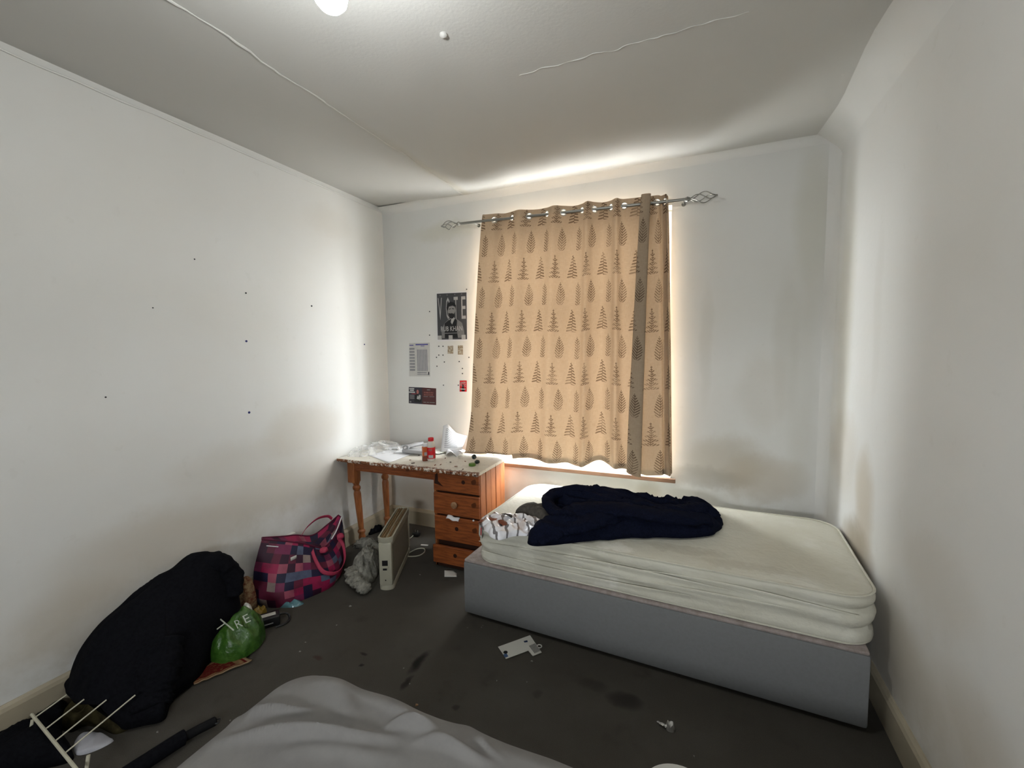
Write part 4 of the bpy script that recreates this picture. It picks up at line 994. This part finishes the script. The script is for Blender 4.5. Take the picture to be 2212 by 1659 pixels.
# socket
so = thing('wall_socket', 'white double socket plate low on the left wall', 'socket', (XL, 2.01, .235))
build('socket_plate', MB().box(XL+.0005, XL+.035, 1.935, 2.085, .225, .311, .004), M_WHITEPL, so, False)
for y in (1.97, 2.05):
    build('switch', MB().box(XL+.034, XL+.039, y-.008, y+.008, .27, .295, .002), M_WHITEPL, so, False)
    for dy, dz_ in ((0, .262), (-.011, .243), (.011, .243)): build('pin_slot', MB().box(XL+.0345, XL+.0355, y+dy-.003, y+dy+.003, dz_-.004, dz_+.003), M_BLACKPL, so, False)

# ------------------------------------------------------------------ plaid bag
pb_ = thing('plaid_shopping_bag', 'large pink and navy checked shopping bag against the left wall', 'bag', (-2.33, 2.03, 0))
Bf = spline([(-2.46, 1.745, 0), (-2.30, 1.765, 0), (-2.22, 1.90, 0), (-2.18, 2.07, 0), (-2.25, 2.22, 0), (-2.34, 2.31, 0)], 60)
Bb = spline([(-2.505, 1.80, 0), (-2.51, 1.95, 0), (-2.51, 2.1, 0), (-2.505, 2.25, 0), (-2.48, 2.32, 0), (-2.42, 2.34, 0)], 60)
Tf = spline([(-2.45, 1.80, .385), (-2.36, 1.90, .345), (-2.30, 1.98, .305), (-2.27, 2.10, .235), (-2.29, 2.22, .27), (-2.33, 2.33, .345)], 60)
Tb = spline([(-2.475, 1.82, .385), (-2.47, 1.95, .34), (-2.46, 2.05, .31), (-2.42, 2.15, .275), (-2.39, 2.26, .315), (-2.37, 2.34, .355)], 60)
loopB = Bf + Bb[::-1]; loopT = Tf + Tb[::-1]; NL = len(loopB); NT = 26; vs = []; uvs_ = []; run = [0]
for i in range(NL): run.append(run[-1]+(loopB[(i+1) % NL]-loopB[i]).length)
for j in range(NT+1):
    t = j/NT
    for i in range(NL):
        p = loopB[i].lerp(loopT[i], t); cen = Vector((-2.36, 2.06, p.z)); out = (p-cen); out.z = 0; out.normalize()
        bulge = .035*math.sin(PI*t**.8) + .014*nz(p.x, p.y, p.z, 9)*math.sin(PI*min(1, t+.1))
        q = p+out*bulge; q.x = max(q.x, XL+.024); vs.append(q)
fs = []; us = []
for j in range(NT):
    for i in range(NL):
        k = (i+1) % NL; fs.append((j*NL+i, j*NL+k, (j+1)*NL+k, (j+1)*NL+i)); us.append([(run[i], j/NT*.38), (run[i+1], j/NT*.38), (run[i+1], (j+1)/NT*.38), (run[i], (j+1)/NT*.38)])
bagm = MB().add(vs, fs, us); bagm.add([v for v in vs[:NL]], [tuple(range(NL))[::-1]])
# sunken top panel
topl = vs[NT*NL:(NT+1)*NL]; ctr = [Vector((p.x*.55+(-2.38)*.45, p.y*.9+2.07*.1, p.z-.035)) for p in topl]
bagm.add(topl+ctr, [(i, (i+1) % NL, NL+(i+1) % NL, NL+i) for i in range(NL)]+[tuple(range(NL, 2*NL))], [[(run[i], .0), (run[i+1], 0), (run[i+1], .05), (run[i], .05)] for i in range(NL)]+[[(p.x, p.y) for p in ctr]])
build('bag_body', bagm, M_PLAID, pb_, True, 1.2)
build('top_binding', MB().tube([p+Vector((0, 0, .002)) for p in topl], .0045, 6, True), plain('maroon_binding', (.10, .008, .03), .6), pb_)
def ribbon(path, wv, w_, n=40):
    P = spline(path, n); wv = Vector(wv)
    return MB().grid(lambda a, b: P[round(a*n)]+wv*(w_*(b-.5)), n, 3, lambda a, b: (a*.5, b*w_))
def bagpt(i, t, off=.012):
    p = vs[round(t*NT)*NL+i]; out = p-Vector((-2.36, 2.06, p.z)); out.normalize(); return p+out*off
build('handle', ribbon([bagpt(28, .93), bagpt(29, .72), bagpt(31, .50, .02), bagpt(36, .40, .03), bagpt(42, .47, .03), bagpt(47, .70, .02), bagpt(48, .93)], (.25, .5, .8), .026), M_HANDLE, pb_, thick=.003)
build('handle', ribbon([(-2.42, 2.06, .31), (-2.43, 2.12, .345), (-2.42, 2.2, .375), (-2.40, 2.27, .37), (-2.39, 2.30, .34)], (.5, .1, .7), .026), M_HANDLE, pb_, thick=.003)
for i, t in ((50, .90), (34, .96)):
    g = bagpt(i, t, .014); build('handle_patch', dome([(g.x+.028*math.cos(a), g.y+.028*math.sin(a)) for a in [2*PI*k/9 for k in range(9)]], g.z-.012, .022, n=36, nr=8, fold=.008, fs=40, seed=i), M_HANDLE, pb_, True, 2)
build('zip_edge', MB().tube([p+Vector((.0, .0, .006)) for p in topl[44:61]], .004, 6), M_PAPER, pb_)
build('zip_edge', MB().tube([bagpt(i, .93-.0035*(i-4), .004) for i in range(4, 10)], .003, 6), M_PAPER, pb_)
build('brand_tag', MB().grid(lambda a, b: bagpt(17, .74, .004).lerp(bagpt(20, .76, .004), a)+Vector((0, 0, .022*b)), 3, 2), M_PAPER2, pb_, thick=.001)
build('film_corner', dome([tuple(onz(*p)[:2]) for p in ((578, 1300), (600, 1312), (640, 1311), (655, 1302), (620, 1298), (595, 1288))], 0, .022, n=40, nr=8, fold=.012, fs=30, seed=2), M_TEALFILM, pb_, True, .6)

# ------------------------------------------------------------------ grey cloth heap
gc = thing('grey_garment', 'crumpled pale grey sweatshirt on the carpet beside the heater', 'clothing', (-2.10, 2.30, 0))
go = [(-2.17, 2.26), (-2.10, 2.18), (-1.99, 2.145), (-1.955, 2.20), (-1.99, 2.30), (-2.06, 2.40), (-2.16, 2.50), (-2.22, 2.48), (-2.22, 2.37)]
build('garment_body', dome(go, 0, lambda x, y: .12+.05*nz(x, y, 1, 6), n=130, nr=30, fold=.040, fs=18, seed=4, p=2.2), M_GREYCLOTH, gc, True, 2)
build('sleeve', sleeve([(-2.13, 2.20, .06), (-2.04, 2.13, .05), (-1.95, 2.09, .045), (-1.885, 2.075, .035)], [.05, .036], .75, 3, 22, .6), M_GREYCLOTH, gc, True, 2)
build('sleeve', sleeve([(-2.12, 2.42, .10), (-2.22, 2.48, .11), (-2.30, 2.49, .10), (-2.36, 2.52, .05)], [.05, .04], .7, 5, 22, .6), M_GREYCLOTH, gc, True, 2)

# ------------------------------------------------------------------ convector heater
h0 = Vector((-1.815, 2.165, 0)); hd = Vector((-.42, .907, 0)).normalized(); hn = Vector((hd.y, -hd.x, 0)); HL, HT, HH = .56, .088, .345
hm = Matrix(((hd.x, hn.x, 0, h0.x), (hd.y, hn.y, 0, h0.y), (0, 0, 1, 0), (0, 0, 0, 1)))
ht = thing('convector_heater', 'slim cream convector heater with a tan top grille standing beside the desk', 'heater', h0+hd*HL/2)
def stad(e, hl, ht_, n=10):
    out = []
    for k in range(n+1):
        a = -PI/2+PI*k/n; out.append((hl/2-e+e*math.cos(a)*1.0+0, ht_/2*math.sin(a)))
    for k in range(n+1):
        a = PI/2+PI*k/n; out.append((-hl/2+e+e*math.cos(a), ht_/2*math.sin(a)))
    return [(x+HL/2, y) for x, y in out]
def ringed(levels, cap=True):
    m = MB(); vs = []; n = None
    for hl, t_, z in levels:
        R_ = stad(.03, hl, t_); n = len(R_); vs += [hm @ Vector((x, y, z)) for x, y in R_]
    fs = [(l*n+i, l*n+(i+1) % n, (l+1)*n+(i+1) % n, (l+1)*n+i) for l in range(len(levels)-1) for i in range(n)]
    if cap: fs += [tuple(range(n))[::-1], tuple(range((len(levels)-1)*n, len(levels)*n))]
    return m.add(vs, fs)
build('heater_body', ringed([(HL-.05, HT-.012, .03), (HL-.05, HT-.006, .05), (HL-.05, HT-.006, HH-.05), (HL-.05, HT-.006, HH-.03)]), M_HEATSIDE, ht, True, .5)
build('heater_foot', ringed([(HL, HT+.004, 0), (HL, HT+.006, .018), (HL-.01, HT, .034)]), M_CREAMPL, ht, True, .5)
build('top_rim', ringed([(HL-.02, HT-.002, HH-.055), (HL+.004, HT+.008, HH-.03), (HL+.006, HT+.010, HH), (HL-.012, HT-.010, HH+.001), (HL-.016, HT-.014, HH-.014)], True), M_CREAMPL, ht, True, .5)
build('end_panel', MB().box(-.004, .03, -HT/2+.002, HT/2-.002, .03, HH-.03, .012, hm), M_CREAMPL, ht, True, .5)
build('end_panel', MB().box(HL-.03, HL+.004, -HT/2+.002, HT/2-.002, .03, HH-.03, .012, hm), M_CREAMPL, ht, True, .5)
build('grille_bed', MB().box(.02, HL-.02, -HT/2+.010, HT/2-.010, HH-.012, HH-.004, .001, hm), M_GRILLE, ht, False)
for k in range(4): build('grille_bar', MB().box(.02, HL-.02, -.026+.0165*k, -.0225+.0165*k, HH-.006, HH+.002, 0, hm), M_CREAMPL if k == 2 else M_GRILLE, ht, False)
build('thermostat_recess', MB().box(-.006, -.003, -.020, .016, .165, .20, .001, hm), M_BLACKPL, ht, False)
build('thermostat_lip', MB().box(-.012, -.003, -.024, .020, .150, .160, .003, hm), M_CREAMPL, ht)
build('switch_recess', MB().box(-.006, -.003, -.016, .010, .135, .148, .001, hm), M_BLACKPL, ht, False)
build('indicator', MB().lathe([(0, 0), (.004, 0), (.004, .002), (0, .002)], hm @ Vector((-.005, 0, .07)), 10, 'y'), M_BLACKPL, ht)
# cable loop, plug
cab = thing('heater_cable', 'white flex looping on the carpet between heater and desk', 'cable', tuple(onz(895, 1195)))
cp = [onz(*p, .006) for p in ((866, 1200), (880, 1196), (900, 1186), (915, 1185), (917, 1192), (905, 1200), (885, 1202), (872, 1199), (862, 1190), (855, 1178))]
build('flex', MB().tube(spline(cp, 70), .0042, 8), M_CREAMPL, cab)
plg = thing('plug', 'black mains plug with white flex lying under the desk', 'plug', tuple(onz(900, 1158)))
g = onz(900, 1158); build('plug_body', MB().box(g.x-.028, g.x+.028, g.y-.024, g.y+.024, 0, .032, .010), M_BLACKPL, plg)
for dx in (-.012, .012): build('pin', MB().box(g.x+dx-.003, g.x+dx+.003, g.y-.003, g.y+.003, .031, .050), M_EYELET, plg, False)
build('plug_flex', MB().tube(spline([g+Vector((-.02, -.01, .012)), onz(885, 1163, .006), onz(872, 1164, .006), onz(866, 1163, .006)], 24), .004, 8), M_CREAMPL, plg)
tag(build('paper_scrap', MB().box(-.03, .03, -.008, .008, 0, .004, .001, Matrix.Translation(onz(917, 1178)) @ Matrix.Rotation(.2, 4, 'Z')), M_PAPER2), 'short white strip on the carpet against the pedestal', 'paper')
tag(build('paper_scrap', MB().grid(lambda a, b: onz(960+27*a, 1246-14*b, .006+.012*math.sin(a*4+b)*b), 8, 6), M_PAPER2, thick=.001), 'folded white receipt on the carpet below the bottom drawer', 'paper')
tag(build('dark_sock', dome(px([(790, 1150), (805, 1142), (822, 1138), (826, 1146), (810, 1152), (798, 1156)]), 0, .035, n=40, nr=8, fold=.015, fs=25, seed=6), M_BLACK, None, True, 2), 'small dark scrunched sock behind the desk leg', 'clothing')

# ------------------------------------------------------------------ airer with the black coat, left corner
ar = thing('clothes_airer', 'white wire clothes airer half hidden under a black coat', 'clothes airer', (-2.25, 1.05, 0))
b0, b1 = onz(70, 1545, .10), onz(163, 1659, .10)
build('end_bar', MB().tube([b0+(b0-b1)*.02, b1+(b1-b0)*.15], .0055, 8), M_COATED, ar)
wd_ = [(.10, (163, 1487)), (.38, (163, 1525)), (.62, (206, 1531)), (.83, (260, 1528))]
wires = [((78, 1548), (163, 1487)), ((98, 1575), (163, 1525)), ((120, 1600), (206, 1531)), ((140, 1627), (260, 1528))]
for (p, q) in wires:
    s_, e_ = onz(*p, .10), onz(*q, .14); e2 = s_+(e_-s_)*1.3
    build('wire', MB().tube([s_, e2], 0.0028, 6), M_COATED, ar)
build('far_bar', MB().tube([(-2.46, 1.20, .15), (-2.22, 1.22, .15)], .0075, 8), M_COATED, ar)
for sx in (-2.42, -2.18): build('leg', MB().tube([(sx-.04, 1.20, .15), (sx-.05, 1.28, .015)], .006, 8), M_COATED, ar)
for sx, s2 in ((b0.x+.03, 0), (b1.x-.02, 0)): build('leg', MB().tube([(sx, b0.y-.01, .10), (sx+.015, b0.y-.035, .008)], .006, 8), M_COATED, ar)
def Hc(x, y):
    t = max(0, min(1, (y-.85)/.6)); top = .30+.20*t
    s = max(0, min(1, (x+2.40)/.30)); return top*(1-.55*s**1.5)
coat = thing('black_coat', 'large black coat heaped over the clothes airer', 'clothing', (-2.3, 1.2, 0))
co = [(-2.505, .93), (-2.41, .855), (-2.28, .835), (-2.17, .87), (-2.08, .94), (-2.02, 1.0), (-2.10, 1.08), (-2.13, 1.2), (-2.19, 1.30), (-2.24, 1.40), (-2.28, 1.50), (-2.36, 1.58), (-2.46, 1.58), (-2.505, 1.45), (-2.51, 1.2)]
cd_ = dome(co, .012, Hc, c=(-2.36, 1.22), n=150, nr=34, fold=.022, fs=5.5, seed=12, p=3.4, q=2.2, stretch=(2.0, .8))
for v in cd_.v:
    v.x = max(v.x, XL+.024); k = max(0, min(1, (1.06-v.y)/.16))*max(0, min(1, (-2.12-v.x)/.06)); v.z = max(v.z, .012+.125*k)
build('coat_body', cd_, M_BLACK, coat, True, 2)
build('coat_sleeve', sleeve([(-2.22, 1.10, .24), (-2.15, 1.05, .16), (-2.11, 1.01, .09), (-2.075, .985, .05)], [.10, .07], .7, 4, 20, .2), M_BLACK, coat, True, 2)
build('coat_collar', sleeve([(-2.44, 1.36, .43), (-2.36, 1.46, .42), (-2.32, 1.50, .35), (-2.30, 1.48, .22)], [.07, .06], .7, 6, 20, .2), M_BLACK, coat, True, 2)
tag(build('olive_garment', dome(px([(130, 1545), (150, 1520), (190, 1512), (250, 1520), (300, 1530), (290, 1555), (250, 1577), (210, 1560), (180, 1560), (145, 1575)], .02), .001, .075, n=80, nr=14, fold=.022, fs=12, seed=9), M_OLIVE, None, True, 2), 'olive brown garment under the airer wires', 'clothing')
tag(build('black_garment', dome([(x, y) for x, y in px([(0, 1575), (40, 1565), (75, 1560), (100, 1535), (140, 1512), (150, 1535), (130, 1570), (150, 1600), (158, 1625), (120, 1640), (60, 1650), (0, 1659), (-80, 1659), (-60, 1600)], .03)], .001, .075, c=tuple(onz(70, 1605, .03)[:2]), n=90, nr=14, fold=.02, fs=9, seed=10), M_BLACK, None, True, 2), 'black garment lying below the airer bar', 'clothing')
tag(build('white_bag', dome(px([(158, 1602), (172, 1582), (200, 1573), (240, 1586), (242, 1594), (205, 1612), (165, 1622)], .02), .001, .014, n=60, nr=12, fold=.008, fs=12, seed=2, p=5), plain('matt_white_film', (.50, .50, .54), .5, .3), None, True, .8), 'flat white plastic packet beside the airer wires', 'packet')
# patterned rug: a strip that runs under the coat and bag
rg = MB()
rA, rB, rC, rD = [onz(*p) for p in ((505, 1415), (545, 1432), (420, 1483), (395, 1465))]
rg.grid(lambda a, b: rA.lerp(rB, a).lerp(rD.lerp(rC, a), b)+Vector((0, 0, .006+.006*(1+nz(a*2, b*5, 0, 1.7)))), 16, 24, lambda a, b: (a*1.0, b*.6))
tag(build('patterned_rug', rg, M_RUG, None, True, thick=.006), 'small dark red patterned rug corner beneath the green bag', 'rug')
tag(build('patterned_cloth', dome([(-2.50, 1.63), (-2.43, 1.62), (-2.385, 1.65), (-2.39, 1.70), (-2.45, 1.73), (-2.505, 1.70)], 0, .19, n=60, nr=14, fold=.03, fs=16, seed=3, p=3), cloth_mat('red_cream_cloth', (.085, .012, .008), (.30, .22, .12), 22, .3), None, True, 2), 'dark red and cream patterned cloth between the coat and the checked bag', 'cloth')
# green carrier bag
gb = thing('green_carrier_bag', 'crumpled green plastic carrier bag with white letters beside the coat', 'bag', (-2.19, 1.44, 0))
gpts = [(-2.20, 1.30), (-2.11, 1.315), (-2.06, 1.39), (-2.075, 1.49), (-2.14, 1.56), (-2.21, 1.56), (-2.235, 1.46), (-2.225, 1.36)]
build('bag_film', dome(gpts, .014, lambda x, y: .115+.06*math.exp(-((x+2.20)/.07)**2-((y-1.50)/.1)**2), n=90, nr=20, fold=.022, fs=14, seed=13, p=3.2), M_GREENBAG, gb, True, 1.0)
lm = plain('white_bag_print', (.62, .66, .56), .5)
for ch, (ax, ay), wd2 in (('R', (513, 1358), .032), ('E', (531, 1347), .030)):
    c_ = onz(ax, ay, .145); ex_ = (CR*.86+CU*.42).normalized(); ey_ = (CU*.86-CR*.42).normalized()
    toc = (Vector((0, 0, CAM_H))-c_).normalized()
    build('letter_'+ch.lower(), text_mb(ch, c_+toc*.030, ex_, ey_, wd2, .042), lm, gb, False)
for p, q in (((474, 1336), (504, 1361)), ((469, 1359), (485, 1347))):
    a_, b_ = onz(*p, .15), onz(*q, .15); toc = (Vector((0, 0, CAM_H))-a_).normalized()*.03; build('white_stripe', MB().tube([a_+toc, b_+toc], .0032, 6), lm, gb)
# small black device, tissue, orange wrapper
g0 = onz(577, 1350); dm = Matrix.Translation(g0) @ Matrix.Rotation(.95, 4, 'Z')
bd = thing('black_device', 'small black device with a pale label on the carpet beside the green bag', 'device', tuple(g0))
build('device_body', MB().box(-.065, .065, -.042, .042, 0, .055, .010, dm), M_BLACKPL, bd)
build('label_strip', MB().box(-.050, .045, -.014, .018, .0545, .0558, 0, dm), M_PAPER2, bd, False)
build('slot', MB().box(-.02, .03, -.0428, -.0418, .022, .028, 0, dm), M_GREYPL, bd, False)
build('strap', MB().tube(spline([dm @ Vector(p) for p in ((.06, .02, .03), (.10, .03, .02), (.115, -.01, .006), (.09, -.05, .006), (.04, -.06, .006))], 24), .006, 8), M_BLACKPL, bd)
tag(build('tissue', dome(px([(520, 1330), (535, 1322), (548, 1325), (545, 1338), (530, 1345)], .03), .0, .09, n=40, nr=10, fold=.018, fs=26, seed=5), M_PAPER2, None, True, .8), 'crumpled white tissue behind the green bag', 'tissue')
tag(build('orange_wrapper', dome(px([(546, 1345), (552, 1336), (562, 1340), (560, 1350), (551, 1353)], .03), .0, .07, n=30, nr=8, fold=.012, fs=36, seed=6), M_ORANGE, None, True, .8), 'small orange wrapper between the green bag and black device', 'wrapper')
tag(build('yellow_wrapper', dome([(-2.36, 1.66), (-2.33, 1.63), (-2.30, 1.65), (-2.31, 1.70), (-2.345, 1.71)], .0, .05, n=36, nr=8, fold=.014, fs=30, seed=7), M_YELLOW, None, True, .8), 'yellow snack wrapper against the skirting near the checked bag', 'wrapper')
tag(build('bottle_cap', MB().lathe([(0, 0), (.010, 0), (.011, .004), (.010, .012), (0, .013)], onz(598, 1329), 14), M_PAPER2), 'tiny pale cap on the carpet behind the black device', 'cap')

# folded umbrella, near left
um = thing('folded_umbrella', 'long black folded umbrella on the carpet by the near bed', 'umbrella', tuple(onz(400, 1600)))
u0, u1, u2, u3 = onz(468, 1556, .03), onz(425, 1578, .03), onz(385, 1600, .035), onz(230, 1700, .04)
build('umbrella_cloth', MB().tube(spline([u2+(u1-u2)*.4, u2, u2.lerp(u3, .5), u3], 24), [.017, .019, .022, .025]+[.028]*21, 14), M_BLACK, um)
build('umbrella_handle', MB().tube(spline([u0, u0.lerp(u1, .5), u1, u2+(u1-u2)*.3], 16), [.010, .0165]+[.0175]*15, 14), M_MATTBLACK, um)
build('wrist_strap', MB().tube(spline([u0+Vector((.0, .0, .004)), u0+Vector((.012, .008, .004)), u0+Vector((.018, -.006, 0)), u0+Vector((.006, -.016, 0))], 14), .003, 6), M_BLACKPL, um)

# ------------------------------------------------------------------ on the carpet, middle
cpx = [(1076, 1398), (1145, 1373), (1170, 1410), (1151, 1418), (1141, 1406), (1093, 1424)]
pc = thing('packaging_card', 'white cut out packaging card with a barcode on the carpet', 'card', tuple(onz(1120, 1398)))
build('card_sheet', MB().prism([onz(*p, .004) for p in cpx], (0, 0, .0025)), M_PAPER2, pc, False)
g = onz(1092, 1409, .007); build('punched_dot', MB().lathe([(0, 0), (.011, 0), (.011, .0006), (0, .0006)], g, 18), M_BLACKPL, pc)
build('blue_corner', MB().prism([onz(*p, .0068) for p in ((1087, 1414), (1094, 1411), (1098, 1418), (1091, 1421))], (0, 0, .0005)), plain('blue_ink', (.06, .11, .24), .7), pc, False)
build('blue_mark', MB().prism([onz(*p, .0068) for p in ((1131, 1385), (1139, 1383), (1140, 1387), (1133, 1388))], (0, 0, .0005)), plain('dark_blue_ink', (.015, .03, .09), .7), pc, False)
for k in range(7):
    ox, oy = 1.9*k, -.8*k+0; build('barcode_bar', MB().prism([onz(1143+ox, 1395+oy, .0068), onz(1144+ox, 1394.6+oy, .0068), onz(1156+ox, 1411+oy, .0068), onz(1155+ox, 1411.4+oy, .0068)], (0, 0, .0005)), M_INK_D, pc, False)
hg = onz(1165, 1396, .005); build('hang_loop', MB().tube([hg+Vector((.012*math.cos(a), .012*math.sin(a), 0)) for a in [2*PI*k/16 for k in range(16)]], .003, 6, True), M_PAPER2, pc)
ff = thing('foil_scrap', 'twisted shiny foil scrap on the carpet near the divan', 'foil', tuple(onz(1440, 1570)))
build('foil_tail', sleeve([P3(1419, 1558, .006), P3(1428, 1563, .010), P3(1436, 1567, .012), P3(1442, 1571, .012)], [.004, .008], .6, 3, 8, .5), M_FOIL, ff)
build('foil_twist', dome(px([(1438, 1572), (1444, 1568), (1455, 1574), (1460, 1578), (1450, 1582), (1441, 1579)]), .0, .022, n=26, nr=7, fold=.014, fs=60, seed=3), M_FOIL, ff, True, .4)
pcn = onz(1460, 1720, 0.0); pl0 = onz(1455, 1651, .018); plc = pl0 + Vector((-pl0.x*0+.03, -.128, 0)); 
plt = thing('white_plate', 'white round plate on the carpet at the bottom edge', 'plate', (plc.x, plc.y, 0))
build('plate_body', MB().lathe([(0, 0), (.075, 0), (.080, .004), (.128, .018), (.130, .021), (.126, .021), (.085, .009), (.0, .007)], (plc.x, plc.y, 0), 48), M_WHITEPL, plt)
build('plate_foot', MB().lathe([(.060, .0), (.070, .0), (.070, .003), (.060, .003)], (plc.x, plc.y, 0), 32), M_WHITEPL, plt)
for k, (ax, ay, r) in enumerate([(1149, 1429, 5), (757, 1310, 6), (907, 1242, 5), (727, 1351, 4), (900, 1524, 6), (885, 1478, 4), (1073, 1471, 3), (1138, 1474, 3), (1040, 1356, 4), (1043, 1352, 4), (648, 1408, 4), (1499, 1634, 3), (797, 1170, 4), (340, 1582, 5), (497, 1557, 3), (872, 1444, 3), (1010, 1357, 3), (660, 1388, 3)]):
    g = onz(ax, ay); s_ = r/944*1.25; a = random.random()*3; m = Matrix.Translation((g.x, g.y, .001)) @ Matrix.Rotation(a, 4, 'Z')
    mb = MB().add([m @ Vector(p) for p in ((-s_, -s_*.5, 0), (s_*.7, -s_*.6, 0), (s_, s_*.3, 0), (-.2*s_, s_*.6, 0), (-s_*.8, -s_*.3, s_*.7), (s_*.5, -s_*.4, s_*.5), (s_*.8, s_*.2, s_*.3), (-.2*s_, s_*.4, s_*.8))], [(0, 3, 2, 1), (4, 5, 6, 7), (0, 1, 5, 4), (1, 2, 6, 5), (2, 3, 7, 6), (3, 0, 4, 7)])
    tag(build('paper_crumb', mb, M_CRUMB if k != 4 else M_KNOB, None, False), 'tiny pale crumb of litter on the dark carpet', 'litter', 'litter crumbs on the carpet')
